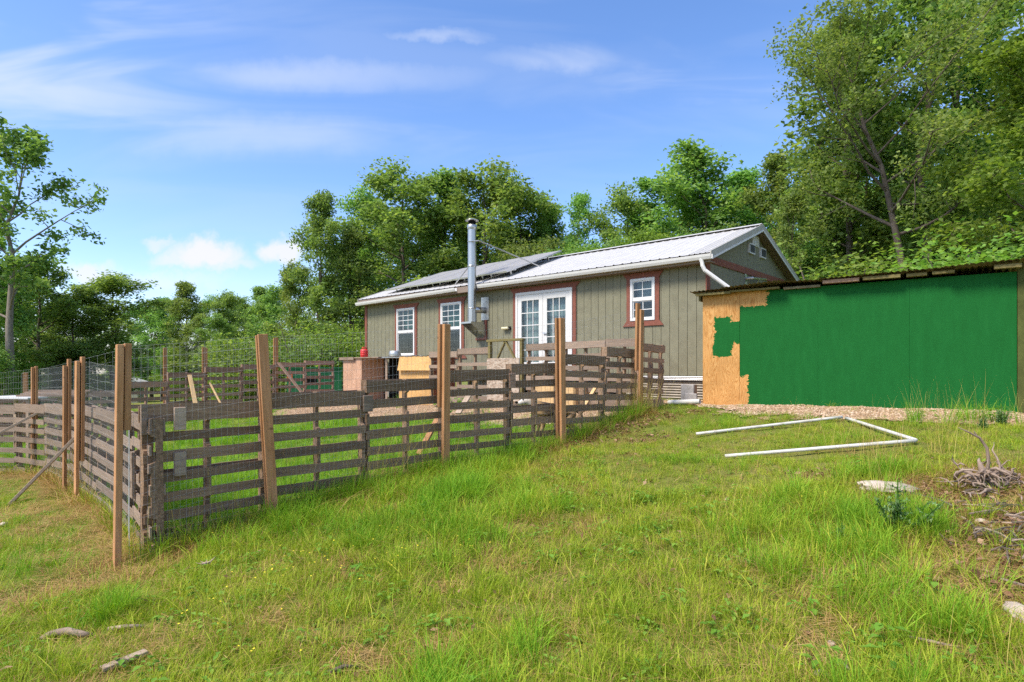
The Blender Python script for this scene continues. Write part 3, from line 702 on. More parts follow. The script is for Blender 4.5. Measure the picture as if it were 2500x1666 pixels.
# ------------------------------------------------------------------ the green shed
def build_shed():
    rz = math.atan2(SHX.y, SHX.x); base = CZ - .63
    S = thing('plywood_shed', 'lean-to shed of plywood sheets painted bright green, one corner still bare', 'shed', (SHED0.x, SHED0.y, base), rz)
    Hh = 1.96
    xs = [0, .64, 1.86, 3.08, 4.30]; mats = ('ply_bare', 'ply_mixed', 'ply_green', 'ply_green')
    for i in range(4):
        m = MB(); y = (.0, .006, .001, .005)[i]; m.box((xs[i] + .001, y, -.06 if i else .0), (xs[i + 1] - .001, y + .015, Hh))
        o = m.build('wall_sheet', MT[mats[i]], S)
        if i == 0: o['label'] = 'bare plywood sheet with a loose patch of green paint'
    MB().box((.0, .03, 0), (4.3, .07, Hh)).build('framing', MT['dark'], S)
    MB().box((4.305, -.01, -.15), (4.40, .09, Hh + .03)).build('corner_post', MT['post_green'], S)
    MB().box((4.31, .09, 0), (4.325, 2.5, Hh - .1)).build('side_wall', MT['ply_green'], S)
    MB().box((.0, .07, 0), (.015, 2.5, Hh - .1)).build('side_wall', MT['ply_bare'], S)
    MB().box((.0, 2.5, -.1), (4.32, 2.52, Hh - .2)).build('back_wall', MT['ply_green'], S)
    # purlin and odd timber under the front edge
    for (a, b, z, h, y, mt) in ((-.08, .52, 1.93, .045, -.15, 'lumber_mossy'), (.5, 1.3, 1.955, .035, -.12, 'lumber_mossy'), (1.95, 2.45, 1.975, .055, -.16, 'pallet_brown'), (2.5, 2.98, 1.98, .05, -.17, 'lumber_mossy'), (3.05, 3.3, 1.985, .045, -.13, 'lumber_mossy'),
                               (3.36, 3.62, 1.99, .04, -.15, 'lumber_mossy'), (4.05, 4.34, 1.99, .055, -.20, 'lumber_mossy'), (1.35, 1.9, 1.94, .04, -.06, 'rustmetal')):
        MB().box((a, y, z), (b, y + .09, z + h)).build('purlin', MT[mt], S, bevel=.004)
    for x in (-.1, .9, 1.8, 2.75, 3.7, 4.28): MB().box((x, .075, Hh - .10), (x + .04, 2.6, Hh + .0)).build('rafter', MT['lumber_mossy'], S)
    # overlapping corrugated sheets, corrugation running front to back
    def corr(x0, wd, y0, y1):
        n = int(wd / .019) + 1; prof = [(x0 + wd * i / (n - 1), .008 * math.sin(2 * math.pi * wd * i / (n - 1) / .076)) for i in range(n)]
        m = MB(); m.add([(x, y0, z) for x, z in prof] + [(x, y1, z) for x, z in prof], [(i, i + 1, i + 1 + n, i + n) for i in range(n - 1)]); return m
    for (x, wd, z, ty, tx, y0) in ((-.17, .66, 1.995, -.05, .03, -.20), (.40, .95, 2.015, -.06, .045, -.26), (1.15, .95, 2.07, -.05, -.045, -.16), (1.9, .92, 2.04, -.05, .012, -.22), (2.7, .9, 2.055, -.05, .008, -.20), (3.5, .95, 2.06, -.05, .025, -.26)):
        o = corr(0, wd, y0, 2.75).build('roof_sheet', MT['rustmetal'], S, loc=(x, 0, z)); o.rotation_euler = (ty, -tx, 0)
    return S
build_shed()

# concrete block, drain pipe
p = G(1700, 968)
m = MB(); m.box((-.12, -.1, 0), (.12, .1, .38)); m.box((-.03, -.16, 0), (.19, -.10, .22)); o = m.build('concrete_block', MT['concrete'], None, loc=(3.24, 10.95, gz(3.24, 10.95) - .03), bevel=.01); o.rotation_euler = (0, 0, -.6)
tag(o, 'grey concrete block wedged between the bare plywood and the metal skirting', 'block')
a, b = G(1632, 990), G(1706, 978); a.z += .05; b = Vector((3.3, 10.5, 0)); b.z = gz(b.x, b.y) + .07
m = MB(); m.tube([a, b], .045, 12, cap=False); m.tube([a, b], .038, 12, cap=False); tag(m.build('drain_pipe', MT['pvc'], smooth=True), 'white drain pipe lying open-ended at the foot of the bare plywood', 'pipe')

# ------------------------------------------------------------------ pallets, posts, wire
def board_mesh(seed, mat):
    r = random.Random(seed); n = 7; vs = []; fs = []
    e0, e1 = r.uniform(-.006, .004), r.uniform(-.004, .006)
    for i in range(n):
        x = i / (n - 1) + (e0 if i == 0 else e1 if i == n - 1 else 0)
        wz = .012 * math.sin(i * r.uniform(.6, 1.2) + seed); wy = .0022 * math.sin(i * .9 + seed * 2)
        j = lambda: r.uniform(-.022, .022)
        a, b, c, d = -.5 + wz + j(), .5 + wz + j(), .5 + wz, -.5 + wz
        vs += [(x, wy - .008, a), (x, wy + .008, a), (x, wy + .008, b), (x, wy - .008, b)]
    for i in range(n - 1):
        for k in range(4): fs.append((4 * i + k, 4 * i + (k + 1) % 4, 4 * i + 4 + (k + 1) % 4, 4 * i + 4 + k))
    fs += [(0, 1, 2, 3), (4 * n - 4, 4 * n - 3, 4 * n - 2, 4 * n - 1)]
    m = MB(); m.add(vs, fs); q = m.mesh('slat'); q.materials.append(mat); return q
BOARDS = {k: [board_mesh(s * 3 + 1, MT[k]) for s in range(6)] for k in ('pallet', 'pallet_light', 'pallet_brown')}
def stringer_mesh(mat, h=1.22):
    def notch(z0, z1, d=.038, r=.025): return [(0, z0), (d - r, z0 + .003), (d - .006, z0 + .012), (d, z0 + r), (d, z1 - r), (d - .006, z1 - .012), (d - r, z1 - .003), (0, z1)]
    poly = [(0, 0)] + notch(.15, .38) + notch(.84, 1.07) + [(0, h), (.09, h), (.09, 0)]
    m = MB(); m.prism(poly, 0, -.019, .019); q = m.mesh('stringer'); q.materials.append(mat); return q
STR = {k: stringer_mesh(MT['pallet' if k == 'pallet_light' else k]) for k in BOARDS}  # silver pallets take the darker wood here: shade on the stringer sides put into colour

def pallet(p, q, ztop, mat, label, group, h=1.22, back=True, tilt=0.0, rows=7, seed=0, omit=()):
    p, q = Vector(p[:2]), Vector(q[:2]); d = q - p; L = d.length; r = random.Random(seed * 7 + 3)
    o = thing('pallet', label, 'pallet', (p.x, p.y, ztop - h), math.atan2(d.y, d.x), group); o.rotation_euler = (r.uniform(-.012, .012), tilt, math.atan2(d.y, d.x))
    hs = [.13 if rows > 5 else .15] + [.09] * (rows - 2) + [.14]; gap = (h - sum(hs)) / (rows - 1); z = 0
    for i, hh in enumerate(hs):
        zc = z + hh / 2; z += hh + gap
        if i in omit: continue
        inst('slat', r.choice(BOARDS[mat]), o, (r.uniform(-.008, .008), -.009, zc + r.uniform(-.011, .011)), (r.uniform(-.03, .03), r.uniform(-.014, .014), r.uniform(-.006, .006)), (L * r.uniform(.985, 1.0), 1, hh * r.uniform(.86, 1.08)))
        if back and i in (0, rows // 2, rows - 1):
            inst('slat', r.choice(BOARDS[mat]), o, (0, .099, zc), (0, r.uniform(-.01, .01), 0), (L - .006, 1, hh))
    for x in (.022, L / 2, L - .022): inst('stringer', STR[mat], o, (x, 0, 0), (0, 0, 0), (1, 1, h / 1.22))
    return o

# ---- front fence (posts stand outside the pallets)
A, D2, E_, F1, F2 = Vector((-3.12, 4.87)), Vector((-2.36, 5.76)), Vector((-.80, 7.28)), Vector((.70, 8.40)), Vector((2.07, 9.90))
PL0 = Vector((-3.06, 4.98))
def off(p, n, k): return Vector((p.x + n.x * k, p.y + n.y * k))
segs = [(PL0, D2), (D2, E_), (E_, F1), (F1, F2)]
back = .09
FR = 'pallets of the front fence'
front = [((350, 651), 0, 986, 'first pallet of the front fence, beside the corner post, two wooden blocks nailed on it'),
         ((652, 893), 1, 958, 'front fence pallet just right of the tall leaning post'), ((896, 1087), 1, 927, 'front fence pallet just left of the second tall cedar post'),
         ((1089, 1246), 2, 906, 'front fence pallet just right of the second tall cedar post'), ((1248, 1368), 2, 889, 'front fence pallet standing in front of the dog'),
         ((1372, 1474), 3, 866, 'front fence pallet right of the post below the glazed doors'), ((1476, 1552), 3, 849, 'front fence pallet left of the last post with dry grass at its foot')]
for i, ((xa, xb), s, yt, lab) in enumerate(front):
    a, b = segs[s]; n = Vector((-(b - a).y, (b - a).x)).normalized(); a2, b2 = off(a, n, back), off(b, n, back)
    p, q = onray(xa, a2, b2), onray(xb, a2, b2); Ym = (p.y + q.y) / 2
    o = pallet(p, q, CZ - (yt - HOR) / FPX * Ym, 'pallet', lab, FR, seed=i + 1, tilt=(-.004, -.01, -.012, -.01, -.012, .03, .03)[i])
    L = (q - p).length
    if i == 0:
        for z, hh in ((1.0, .20), (.60, .21)): MB().box((L * .215, -.045, z), (L * .215 + .095, -.018, z + hh)).build('cleat', MT['board_tan'], o, bevel=.004)
        MB().box((-.02, -.03, .98), (.02, -.002, 1.24)).build('cleat', MT['pallet_light'], o)
    if i == 1: MB().box((L - .04, -.045, .98), (L + .075, -.018, 1.16)).build('cleat', MT['pallet_light'], o, bevel=.004)
    if i == 3: MB().box((L - .02, -.045, .98), (L + .08, -.018, 1.18)).build('cleat', MT['pallet_brown'], o, bevel=.004)
P8a, P8b = Vector((2.20, 10.05)), Vector((2.64, 10.46))
pallet((2.17, 10.17), (2.66, 10.55), CZ + .46, 'pallet_brown', 'narrow brown pallet at the right end of the front fence, before the metal skirting', FR, h=1.10, rows=6, seed=12, tilt=.05)

# ---- left fence, outer faces towards the left
B_, C_, D_ = Vector((-5.46, 7.73)), Vector((-6.12, 8.37)), Vector((-8.11, 10.30))
LF = 'pallets of the left fence'
def run(pts, n): return None
lp = [Vector((-3.02, 5.02)), Vector((-3.68, 5.83)), Vector((-4.40, 6.66)), Vector((-5.20, 7.50)), Vector((-5.98, 8.32)), Vector((-6.78, 9.20)), Vector((-7.75, 9.95)), Vector((-8.65, 10.42)), Vector((-9.70, 10.62))]
lz = [-.415, -.45, -.475, -.50, -.53, -.57, -.60, -.62]
ll = ['left fence pallet beside the corner post, a short board nailed upright on it', 'left fence pallet second from the corner post', 'left fence pallet third from the corner post', 'left fence pallet between the two close-set posts',
      'left fence pallet behind the longer slanted prop', 'left fence pallet just right of the far slanted prop', 'left fence pallet behind the far slanted prop', 'left fence pallet at the left edge of the photo']
for i in range(8):
    # local x runs from far to near so that the slatted face looks outwards
    a, b = lp[i + 1], lp[i]
    o = pallet(a, b, CZ + lz[i], 'pallet_light', ll[i], LF, seed=20 + i)
    if i == 0: MB().box((.18, -.05, .42), (.27, -.018, .86)).build('cleat', MT['pallet_light'], o, bevel=.004)

# ---- back fence and the low run to the left of it
bp = [Vector((-11.6, 12.9)), Vector((-10.85, 13.4)), Vector((-10.15, 14.0)), Vector((-9.48, 14.62)), Vector((-8.86, 15.4)), Vector((-8.25, 16.1)), Vector((-7.58, 16.8)), Vector((-6.93, 17.5)), Vector((-6.28, 18.2)), Vector((-5.60, 18.85))]
bt = [-.62, -.58, -.52, -.31, -.08, .05, .14, .20, .27]
bl = ['back fence pallet at the far left, seen past the left fence posts', 'back fence pallet left of the cream building', 'back fence pallet in front of the cream building', 'back fence pallet right of the corner post, below the far white roof',
      'back fence pallet with a new yellow board leaning on it', 'back fence pallet with a thin slanted stick against it', 'back fence pallet half hidden behind the tall leaning post', 'back fence pallet with a slanted brace across it', 'back fence pallet next to the plywood coop']
for i in range(9): pallet(bp[i], bp[i + 1], CZ + bt[i], 'pallet_brown', bl[i], 'pallets of the back fence', seed=40 + i, rows=6 if i > 4 else 7)

# ---- inner fence along the cabin
ip = [Vector((-2.02, 14.62)), Vector((-1.27, 13.95)), Vector((-.50, 13.25)), Vector((.30, 12.5)), Vector((1.0, 11.75)), Vector((1.72, 11.0)), Vector((2.30, 10.62))]
il = ['inner fence pallet beside the yellow plywood hutch', 'inner fence pallet just left of the wooden gate', None, 'inner fence pallet just right of the wooden gate', 'inner fence pallet in front of the right glazed door', 'inner fence pallet nearest the metal skirting']
it = [.42, .47, 0, .53, .54, .56]
for i in range(6):
    if il[i]: pallet(ip[i], ip[i + 1], CZ + it[i], 'pallet_light', il[i], 'pallets of the inner fence', seed=60 + i, rows=5 if i < 2 else 6)

# ---- posts
def post(name, p, ztop, zbot, label, ang=0.0, lean=(0, 0), second=None, mat='post', group='cedar fence posts', size=(.089, .038), soff=(.0, .040)):
    o = thing(name, label, 'post', (p.x, p.y, zbot), ang, group); o.rotation_euler = (lean[0], lean[1], ang)
    h = ztop - zbot; w_, d_ = size
    MB().box((-w_ / 2, -d_ / 2, -.05), (w_ / 2, d_ / 2, h)).build('board', MT[mat], o, bevel=.003)
    if second is not None:
        b0, b1 = second; MB().box((-w_ / 2 + soff[0], -d_ / 2 + soff[1], b0 * h), (w_ / 2 + soff[0], d_ / 2 + soff[1], b1 * h)).build('board', MT[mat], o, bevel=.003)
    return o
post('fence_post', Vector((-3.19, 4.83)), at(295, 842, 4.87).z, at(295, 1390, 4.87).z, 'corner post of the fence, nearest the camera, a pale edge on its left side', R(42), (0, R(.6)), (.62, 1.005), size=(.048, .089), soff=(.056, .02))
post('fence_post', Vector((-2.27, 5.70)), at(645, 816, 5.7).z, at(660, 1280, 5.7).z, 'tall front fence post leaning to the left', R(35), (R(-1), R(-3.0)), (.0, .995), size=(.088, .038), soff=(-.012, .042))
post('fence_post', Vector((-.80, 7.19)), at(1090, 792, 7.2).z, at(1090, 1160, 7.2).z, 'front fence post in front of the cabin windows', R(48), (0, R(.5)), (.45, 1.0), size=(.10, .045), soff=(-.03, .05))
post('fence_post', Vector((.71, 8.30)), at(1372, 777, 8.3).z, at(1372, 1098, 8.3).z, 'front fence post in front of the right glazed door', R(40), (0, R(-.8)), (.0, 1.0), size=(.09, .04), soff=(-.03, .05))
o = post('fence_post', Vector((2.10, 9.78)), at(1555, 757, 9.85).z, at(1562, 1005, 9.8).z, 'front fence post below the small cabin window, dry grass at its foot', R(40), (0, R(1.2)), (.40, 1.06), size=(.085, .04), soff=(-.05, .04))
post('fence_post', Vector((-5.58, 7.66)), at(224, 882, 7.73).z, at(214, 1228, 7.73).z, 'left fence post, first behind the corner post', R(-40), (0, R(1.4)), (.3, 1.03), soff=(.02, .05))
post('fence_post', Vector((-6.24, 8.34)), at(184, 893, 8.4).z, at(182, 1212, 8.4).z, 'left fence post holding the longer slanted prop', R(-42), (0, R(.4)), (.4, 1.05), soff=(.02, .045))
post('fence_post', Vector((-8.18, 10.20)), at(101, 897, 10.3).z, at(96, 1160, 10.3).z, 'left fence post holding the far slanted prop', R(-44), (0, R(.8)), (.3, 1.01), soff=(.03, .045))
post('fence_post', Vector((-10.9, 13.4)), at(70, 910, 13.4).z, CZ - 1.7, 'short cedar post far left, standing before the big tree trunk', R(20))
post('fence_post', Vector((-9.02, 15.55)), at(409, 850, 15.6).z, CZ - 1.4, 'back fence post left of the leaning yellow board', R(45), mat='post')
post('fence_post', Vector((-8.36, 16.22)), at(500, 848, 16.2).z, CZ - 1.3, 'split back fence post right of the leaning yellow board', R(45), second=(.2, .99), soff=(.05, .01))
post('fence_post', Vector((-6.96, 17.55)), at(669, 826, 17.5).z, CZ - 1.2, 'back fence post just right of the leaning front post', R(45), second=(.2, 1.01), soff=(.055, .01))

def plank(name, p, q, label, mat, wd=.09, th=.036, cat='board', up=(0, 0, 1), group=None):
    p, q = Vector(p), Vector(q); c = p
    m = MB(); m.bar((0, 0, 0), q - p, wd, th, up); o = m.build(name, MT[mat], None, loc=c, bevel=.003); return tag(o, label, cat, group)
f_ = G(20, 1236); t_ = at(186, 1066, 8.2)
plank('prop', (f_.x, f_.y, f_.z), t_, 'long slanted wooden prop bracing the left fence', 'board_tan', .085, .038, 'prop')
plank('prop', (-9.62, 9.15, gz(-9.62, 9.15)), at(98, 1005, 10.1), 'slanted prop cut by the left edge of the photo', 'board_tan', .085, .038, 'prop')
plank('loose_board', at(463, 916, 15.75), at(480, 1000, 15.3), 'new yellow board leaning on the back fence', 'lumber_new', .10, .03)
plank('loose_board', at(512, 935, 16.1), at(545, 998, 15.6), 'thin slanted stick leaning on the back fence', 'lumber_new', .04, .03)
plank('loose_board', at(680, 886, 17.3), at(738, 960, 16.9), 'brown brace slanting down from the back fence post', 'pallet_brown', .10, .03)
plank('loose_board', at(1148, 960, 11.0), at(1118, 1010, 10.7), 'pale board propped in the weeds behind the front fence', 'board_tan', .12, .03)
plank('loose_board', at(1075, 1010, 8.6), at(1022, 1110, 8.2), 'reddish board leaning behind the post before the cabin windows', 'post', .09, .035)
plank('loose_board', at(1455, 945, 9.9), at(1425, 995, 9.7), 'short yellow board leaning behind the front fence', 'lumber_new', .07, .03)

# ---- wire mesh
MT['wire'] = plain('wire_galvanised', (.36, .37, .36), .8, 0, .1, .1, 4)
def wire_mesh(pts, label, dx=.0508, dz=.1016, r=.0009, wave=.006, group='welded wire panels'):
    """pts: list of (x, y, zbot, ztop) corners along the run; one sheet of welded wire"""
    V = []; F = []
    def seg(p, q):
        p, q = np.array(p), np.array(q); d = q - p; d /= np.linalg.norm(d)
        a = np.cross(d, (0.3, .2, .93)); a /= np.linalg.norm(a); b = np.cross(d, a); n0 = len(V)
        for e in (p, q):
            for k in range(3): V.append(e + r * (a * math.cos(2.1 * k) + b * math.sin(2.1 * k)))
        for k in range(3): F.append((n0 + k, n0 + (k + 1) % 3, n0 + 3 + (k + 1) % 3, n0 + 3 + k))
    cum = [0]
    for a, b in zip(pts, pts[1:]): cum.append(cum[-1] + math.hypot(b[0] - a[0], b[1] - a[1]))
    P4 = np.array(pts)
    def on(s): return np.array([np.interp(s, cum, P4[:, k]) for k in range(4)])
    def P(s, t):
        c = on(s); wv = wave * math.sin(s * 5 + t * 3)
        return (c[0] + wv, c[1] - wv, c[2] + (c[3] - c[2]) * t + wave * .8 * math.sin(s * 3.1 + t * 9))
    hgt = float(np.mean(P4[:, 3] - P4[:, 2])); nz = max(2, round(hgt / dz)); L = cum[-1]; nx = int(L / dx)
    for i in range(nx + 1):
        s = L * i / nx
        for k in range(2): seg(P(s, k / 2), P(s, (k + 1) / 2))
    m_ = max(2, int(L / .35))
    for j in range(nz + 1):
        for k in range(m_): seg(P(L * k / m_, j / nz), P(L * (k + 1) / m_, j / nz))
    me = numesh('wire_mesh', np.array(V), np.array(F), MT['wire'])
    return tag(link(bpy.data.objects.new('wire_mesh', me)), label, 'wire mesh', group)
def wp(p, n, k, zb, zt): return (p.x + n[0] * k, p.y + n[1] * k, zb, zt)
nf = (.70, -.71)
wire_mesh([wp(Vector((-3.13, 4.93)), nf, .03, CZ - 1.55, at(295, 846, 4.87).z), wp(D2, nf, -.05, CZ - 1.40, at(645, 819, 5.7).z)], 'wire mesh between the corner post and the leaning post')
wire_mesh([wp(D2, nf, -.05, CZ - 1.40, at(645, 822, 5.7).z), wp(E_, nf, -.055, CZ - 1.2, at(1090, 800, 7.2).z)], 'wire mesh between the leaning post and the second front post')
wire_mesh([wp(E_, nf, -.055, CZ - 1.2, at(1090, 812, 7.2).z), wp(F1, nf, -.055, CZ - 1.0, at(1372, 790, 8.3).z)], 'wire mesh in front of the cabin chimney wall')
wire_mesh([wp(F1, nf, -.055, CZ - 1.0, at(1372, 790, 8.3).z), wp(F2, nf, -.055, CZ - .7, at(1555, 758, 9.8).z)], 'wire mesh between the last two front posts')
nl = (-.76, -.65)
wire_mesh([wp(Vector((-3.12, 4.95)), nl, .04, CZ - 1.58, at(285, 858, 4.9).z), wp(lp[1], nl, .05, CZ - 1.62, CZ - .0), wp(lp[2], nl, .05, CZ - 1.64, CZ + .04), wp(B_, nl, .02, CZ - 1.66, at(224, 884, 7.7).z)], 'wire mesh from the corner post back along the left fence')
wire_mesh([wp(B_, nl, .02, CZ - 1.66, at(224, 884, 7.7).z), wp(C_, nl, .02, CZ - 1.7, at(184, 894, 8.4).z), wp(D_, nl, .02, CZ - 1.75, at(100, 901, 10.3).z), wp(Vector((-9.7, 10.6)), (0, -1), .05, CZ - 1.8, CZ - .12)], 'wire mesh along the far end of the left fence')
wire_mesh([(-10.9, 13.3, CZ - .6, CZ - .1), (-9.48, 14.7, CZ - .5, CZ + .5), (-8.86, 15.55, CZ - .35, CZ + .58), (-8.25, 16.2, CZ - .1, CZ + .62), (-6.93, 17.6, CZ + .1, CZ + .9), (-5.60, 19.0, CZ + .2, CZ + .98)], 'tall field wire standing above the back fence', .155, .19, .0022, .01)

# ------------------------------------------------------------------ things in the yard
def build_coop():
    c0 = at(882, 876, 17.8); zt = .33; zb = gz(c0.x, c0.y) - CZ
    C = thing('chicken_coop', 'weathered plywood coop with flat board roof by the cabin corner', 'coop', (c0.x, c0.y, CZ + zb), math.atan2(-.66, .75))
    h = zt - zb
    # local -x: left face runs away to the left, local +y runs to the back
    MB().box((-.95, 0, 0), (0, .016, h)).build('wall_panel', MT['ply_pink'], C)
    o = MB().box((0, .0, 0), (.016, .80, h)).build('wall_panel', MT['ply_pink'], C)
    MB().box((-.95, .9, 0), (0, .916, h)).build('wall_panel', MT['ply_pink'], C)
    MB().box((-.95, .016, 0), (-.934, .9, h)).build('wall_panel', MT['ply_pink'], C)
    MB().box((-1.06, -.05, h), (.9, 1.5, h + .03)).build('roof_board', MT['pallet_light'], C)
    MB().box((-1.06, -.075, h - .05), (-.3, -.05, h + .035)).build('fascia', MT['pallet_light'], C)
    for x, y in ((.62, .9), (.62, 1.4), (0.05, 1.45)): MB().box((x, y, -.1), (x + .06, y + .06, h)).build('post', MT['board_tan'], C)
    MB().box((.02, 1.0, 0), (.6, 1.03, h)).build('inner_panel', MT['dark'], C)
    # red fuel can on the roof
    g = C.matrix_basis @ Vector((-.02, .12, h + .03))
    K = thing('fuel_can', 'red plastic fuel can standing on the coop roof', 'fuel can', g, .3)
    m = MB(); m.lathe([(.0, 0), (.105, 0), (.115, .015), (.115, .20), (.10, .23), (.05, .25), (.0, .25)], 14); m.build('body', MT['red'], K, smooth=True)
    for z in (.06, .12, .18): MB().lathe([(.1155, z), (.120, z + .006), (.120, z + .014), (.1155, z + .02)], 14).build('rib', MT['red'], K, smooth=True)
    MB().tube([(-.06, 0, .235), (-.05, 0, .29), (.03, 0, .30), (.06, 0, .24)], .014, 6).build('handle', MT['red'], K, smooth=True)
    MB().lathe([(.028, .24), (.028, .285), (0, .285)], 10, (.05, .05, 0)).build('cap', MT['dark'], K)
build_coop()

def build_hutch():
    p, q = Vector((-3.05, 16.2)), Vector((-2.02, 15.35)); d = q - p; L = d.length; zb = gz(-2.5, 15.8); h = CZ + .33 - zb
    U = thing('hutch', 'yellow plywood hutch with a hinged flap below the cabin windows', 'hutch', (p.x, p.y, zb), math.atan2(d.y, d.x))
    MB().box((0, 0, 0), (L, .014, h - .3)).build('front_panel', MT['ply_yellow'], U)
    o = MB().prism([(-.10, h - .36), (-.085, h - .36), (.0, h + .01), (-.015, h + .01)], 0, .03, L + .02).build('flap', MT['ply_yellow'], U)
    MB().box((0, .014, 0), (.014, .8, h)).build('side_panel', MT['ply_yellow'], U)
    MB().box((L - .014, .014, 0), (L, .8, h)).build('side_panel', MT['rust'], U)
    m = MB(); n = 24; prof = [(-.04 + (L + .1) * i / (n - 1), .012 * math.sin(i * 2.0) + .01 * math.sin(i * .7)) for i in range(n)]
    m.add([(x, -.03, h + .02 + z) for x, z in prof] + [(x, .95, h + .0 + z) for x, z in prof], [(i, i + 1, i + 1 + n, i + n) for i in range(n - 1)]); m.build('tin_roof', MT['galv_dull'], U)
    MB().box((-.13, .1, -.1), (-.08, .15, h)).build('post', MT['board_tan'], U)
    b = at(964, 874, 16.5); T = thing('wash_tub', 'dented galvanised tub upside down at the left end of the hutch roof', 'tub', (b.x, b.y, CZ + .36), 0)
    MB().lathe([(.17, 0), (.18, .01), (.15, .13), (.13, .15), (0, .155)], 14).build('body', MT['galv_dull'], T, smooth=True)
    m = MB(); m.add([(-.3, -.25, .0), (.25, -.3, .03), (.3, .25, .02), (-.25, .3, -.02)], [(0, 1, 2, 3)]); m.box((-.3, -.27, -.03), (.26, -.25, .0)); m.build('tin_scrap', MT['galv_dull'], T, loc=(0, 0, -.02))
    m = MB(); m.box((-.22, -.2, -1.3), (-.17, -.15, -.02)); m.box((.18, .1, -1.3), (.23, .15, -.02)); m.build('stand', MT['board_tan'], T)
build_hutch()

def build_gate():
    p, q = Vector((-.50, 13.2)), Vector((.24, 12.5)); d = q - p; L = d.length; zb = gz(p.x, p.y); h = CZ + .60 - zb
    Gt = thing('yard_gate', 'wooden gate frame with particle board panel below the glazed doors', 'gate', (p.x, p.y, zb), math.atan2(d.y, d.x))
    for x in (0, L - .07): MB().box((x, -.05, -.05), (x + .07, .02, h)).build('gate_post', MT['lumber_mossy'], Gt, bevel=.004)
    MB().box((-.04, -.06, h), (L + .02, .03, h + .05)).build('top_rail', MT['lumber_mossy'], Gt, bevel=.004)
    MB().bar((L * .5, -.02, h), (L * .24, -.02, h - .42), .05, .03).build('brace', MT['lumber_mossy'], Gt)
    MB().bar((L * .52, -.02, h), (L * .80, -.02, h - .40), .05, .03).build('brace', MT['lumber_mossy'], Gt)
    MB().box((.0, -.075, .2), (L - .06, -.062, h - .36)).build('panel', MT['osb'], Gt)
build_gate()

def build_crate():
    p, q = Vector((.42, 11.75)), Vector((1.15, 11.05)); d = q - p; L = d.length; zb = gz(.8, 11.4)
    K = thing('slatted_crate', 'crate of new upright boards behind the front fence', 'crate', (p.x, p.y, zb), math.atan2(d.y, d.x))
    n = 9
    for i in range(n): MB().box((L * i / n + .003, -.02, 0), (L * (i + 1) / n - .003, 0, .50 + .01 * (i % 3))).build('slat', MT['lumber_new'], K)
    for i in range(6): MB().box((L, .1 * i + .003, 0), (L + .02, .1 * i + .097, .5)).build('slat', MT['lumber_new'], K)
    MB().box((0, 0, .08), (L, .03, .16)).build('rail', MT['lumber_new'], K); MB().box((-.03, -.03, .51), (L + .03, .6, .54)).build('lid', MT['board_tan'], K)
build_crate()

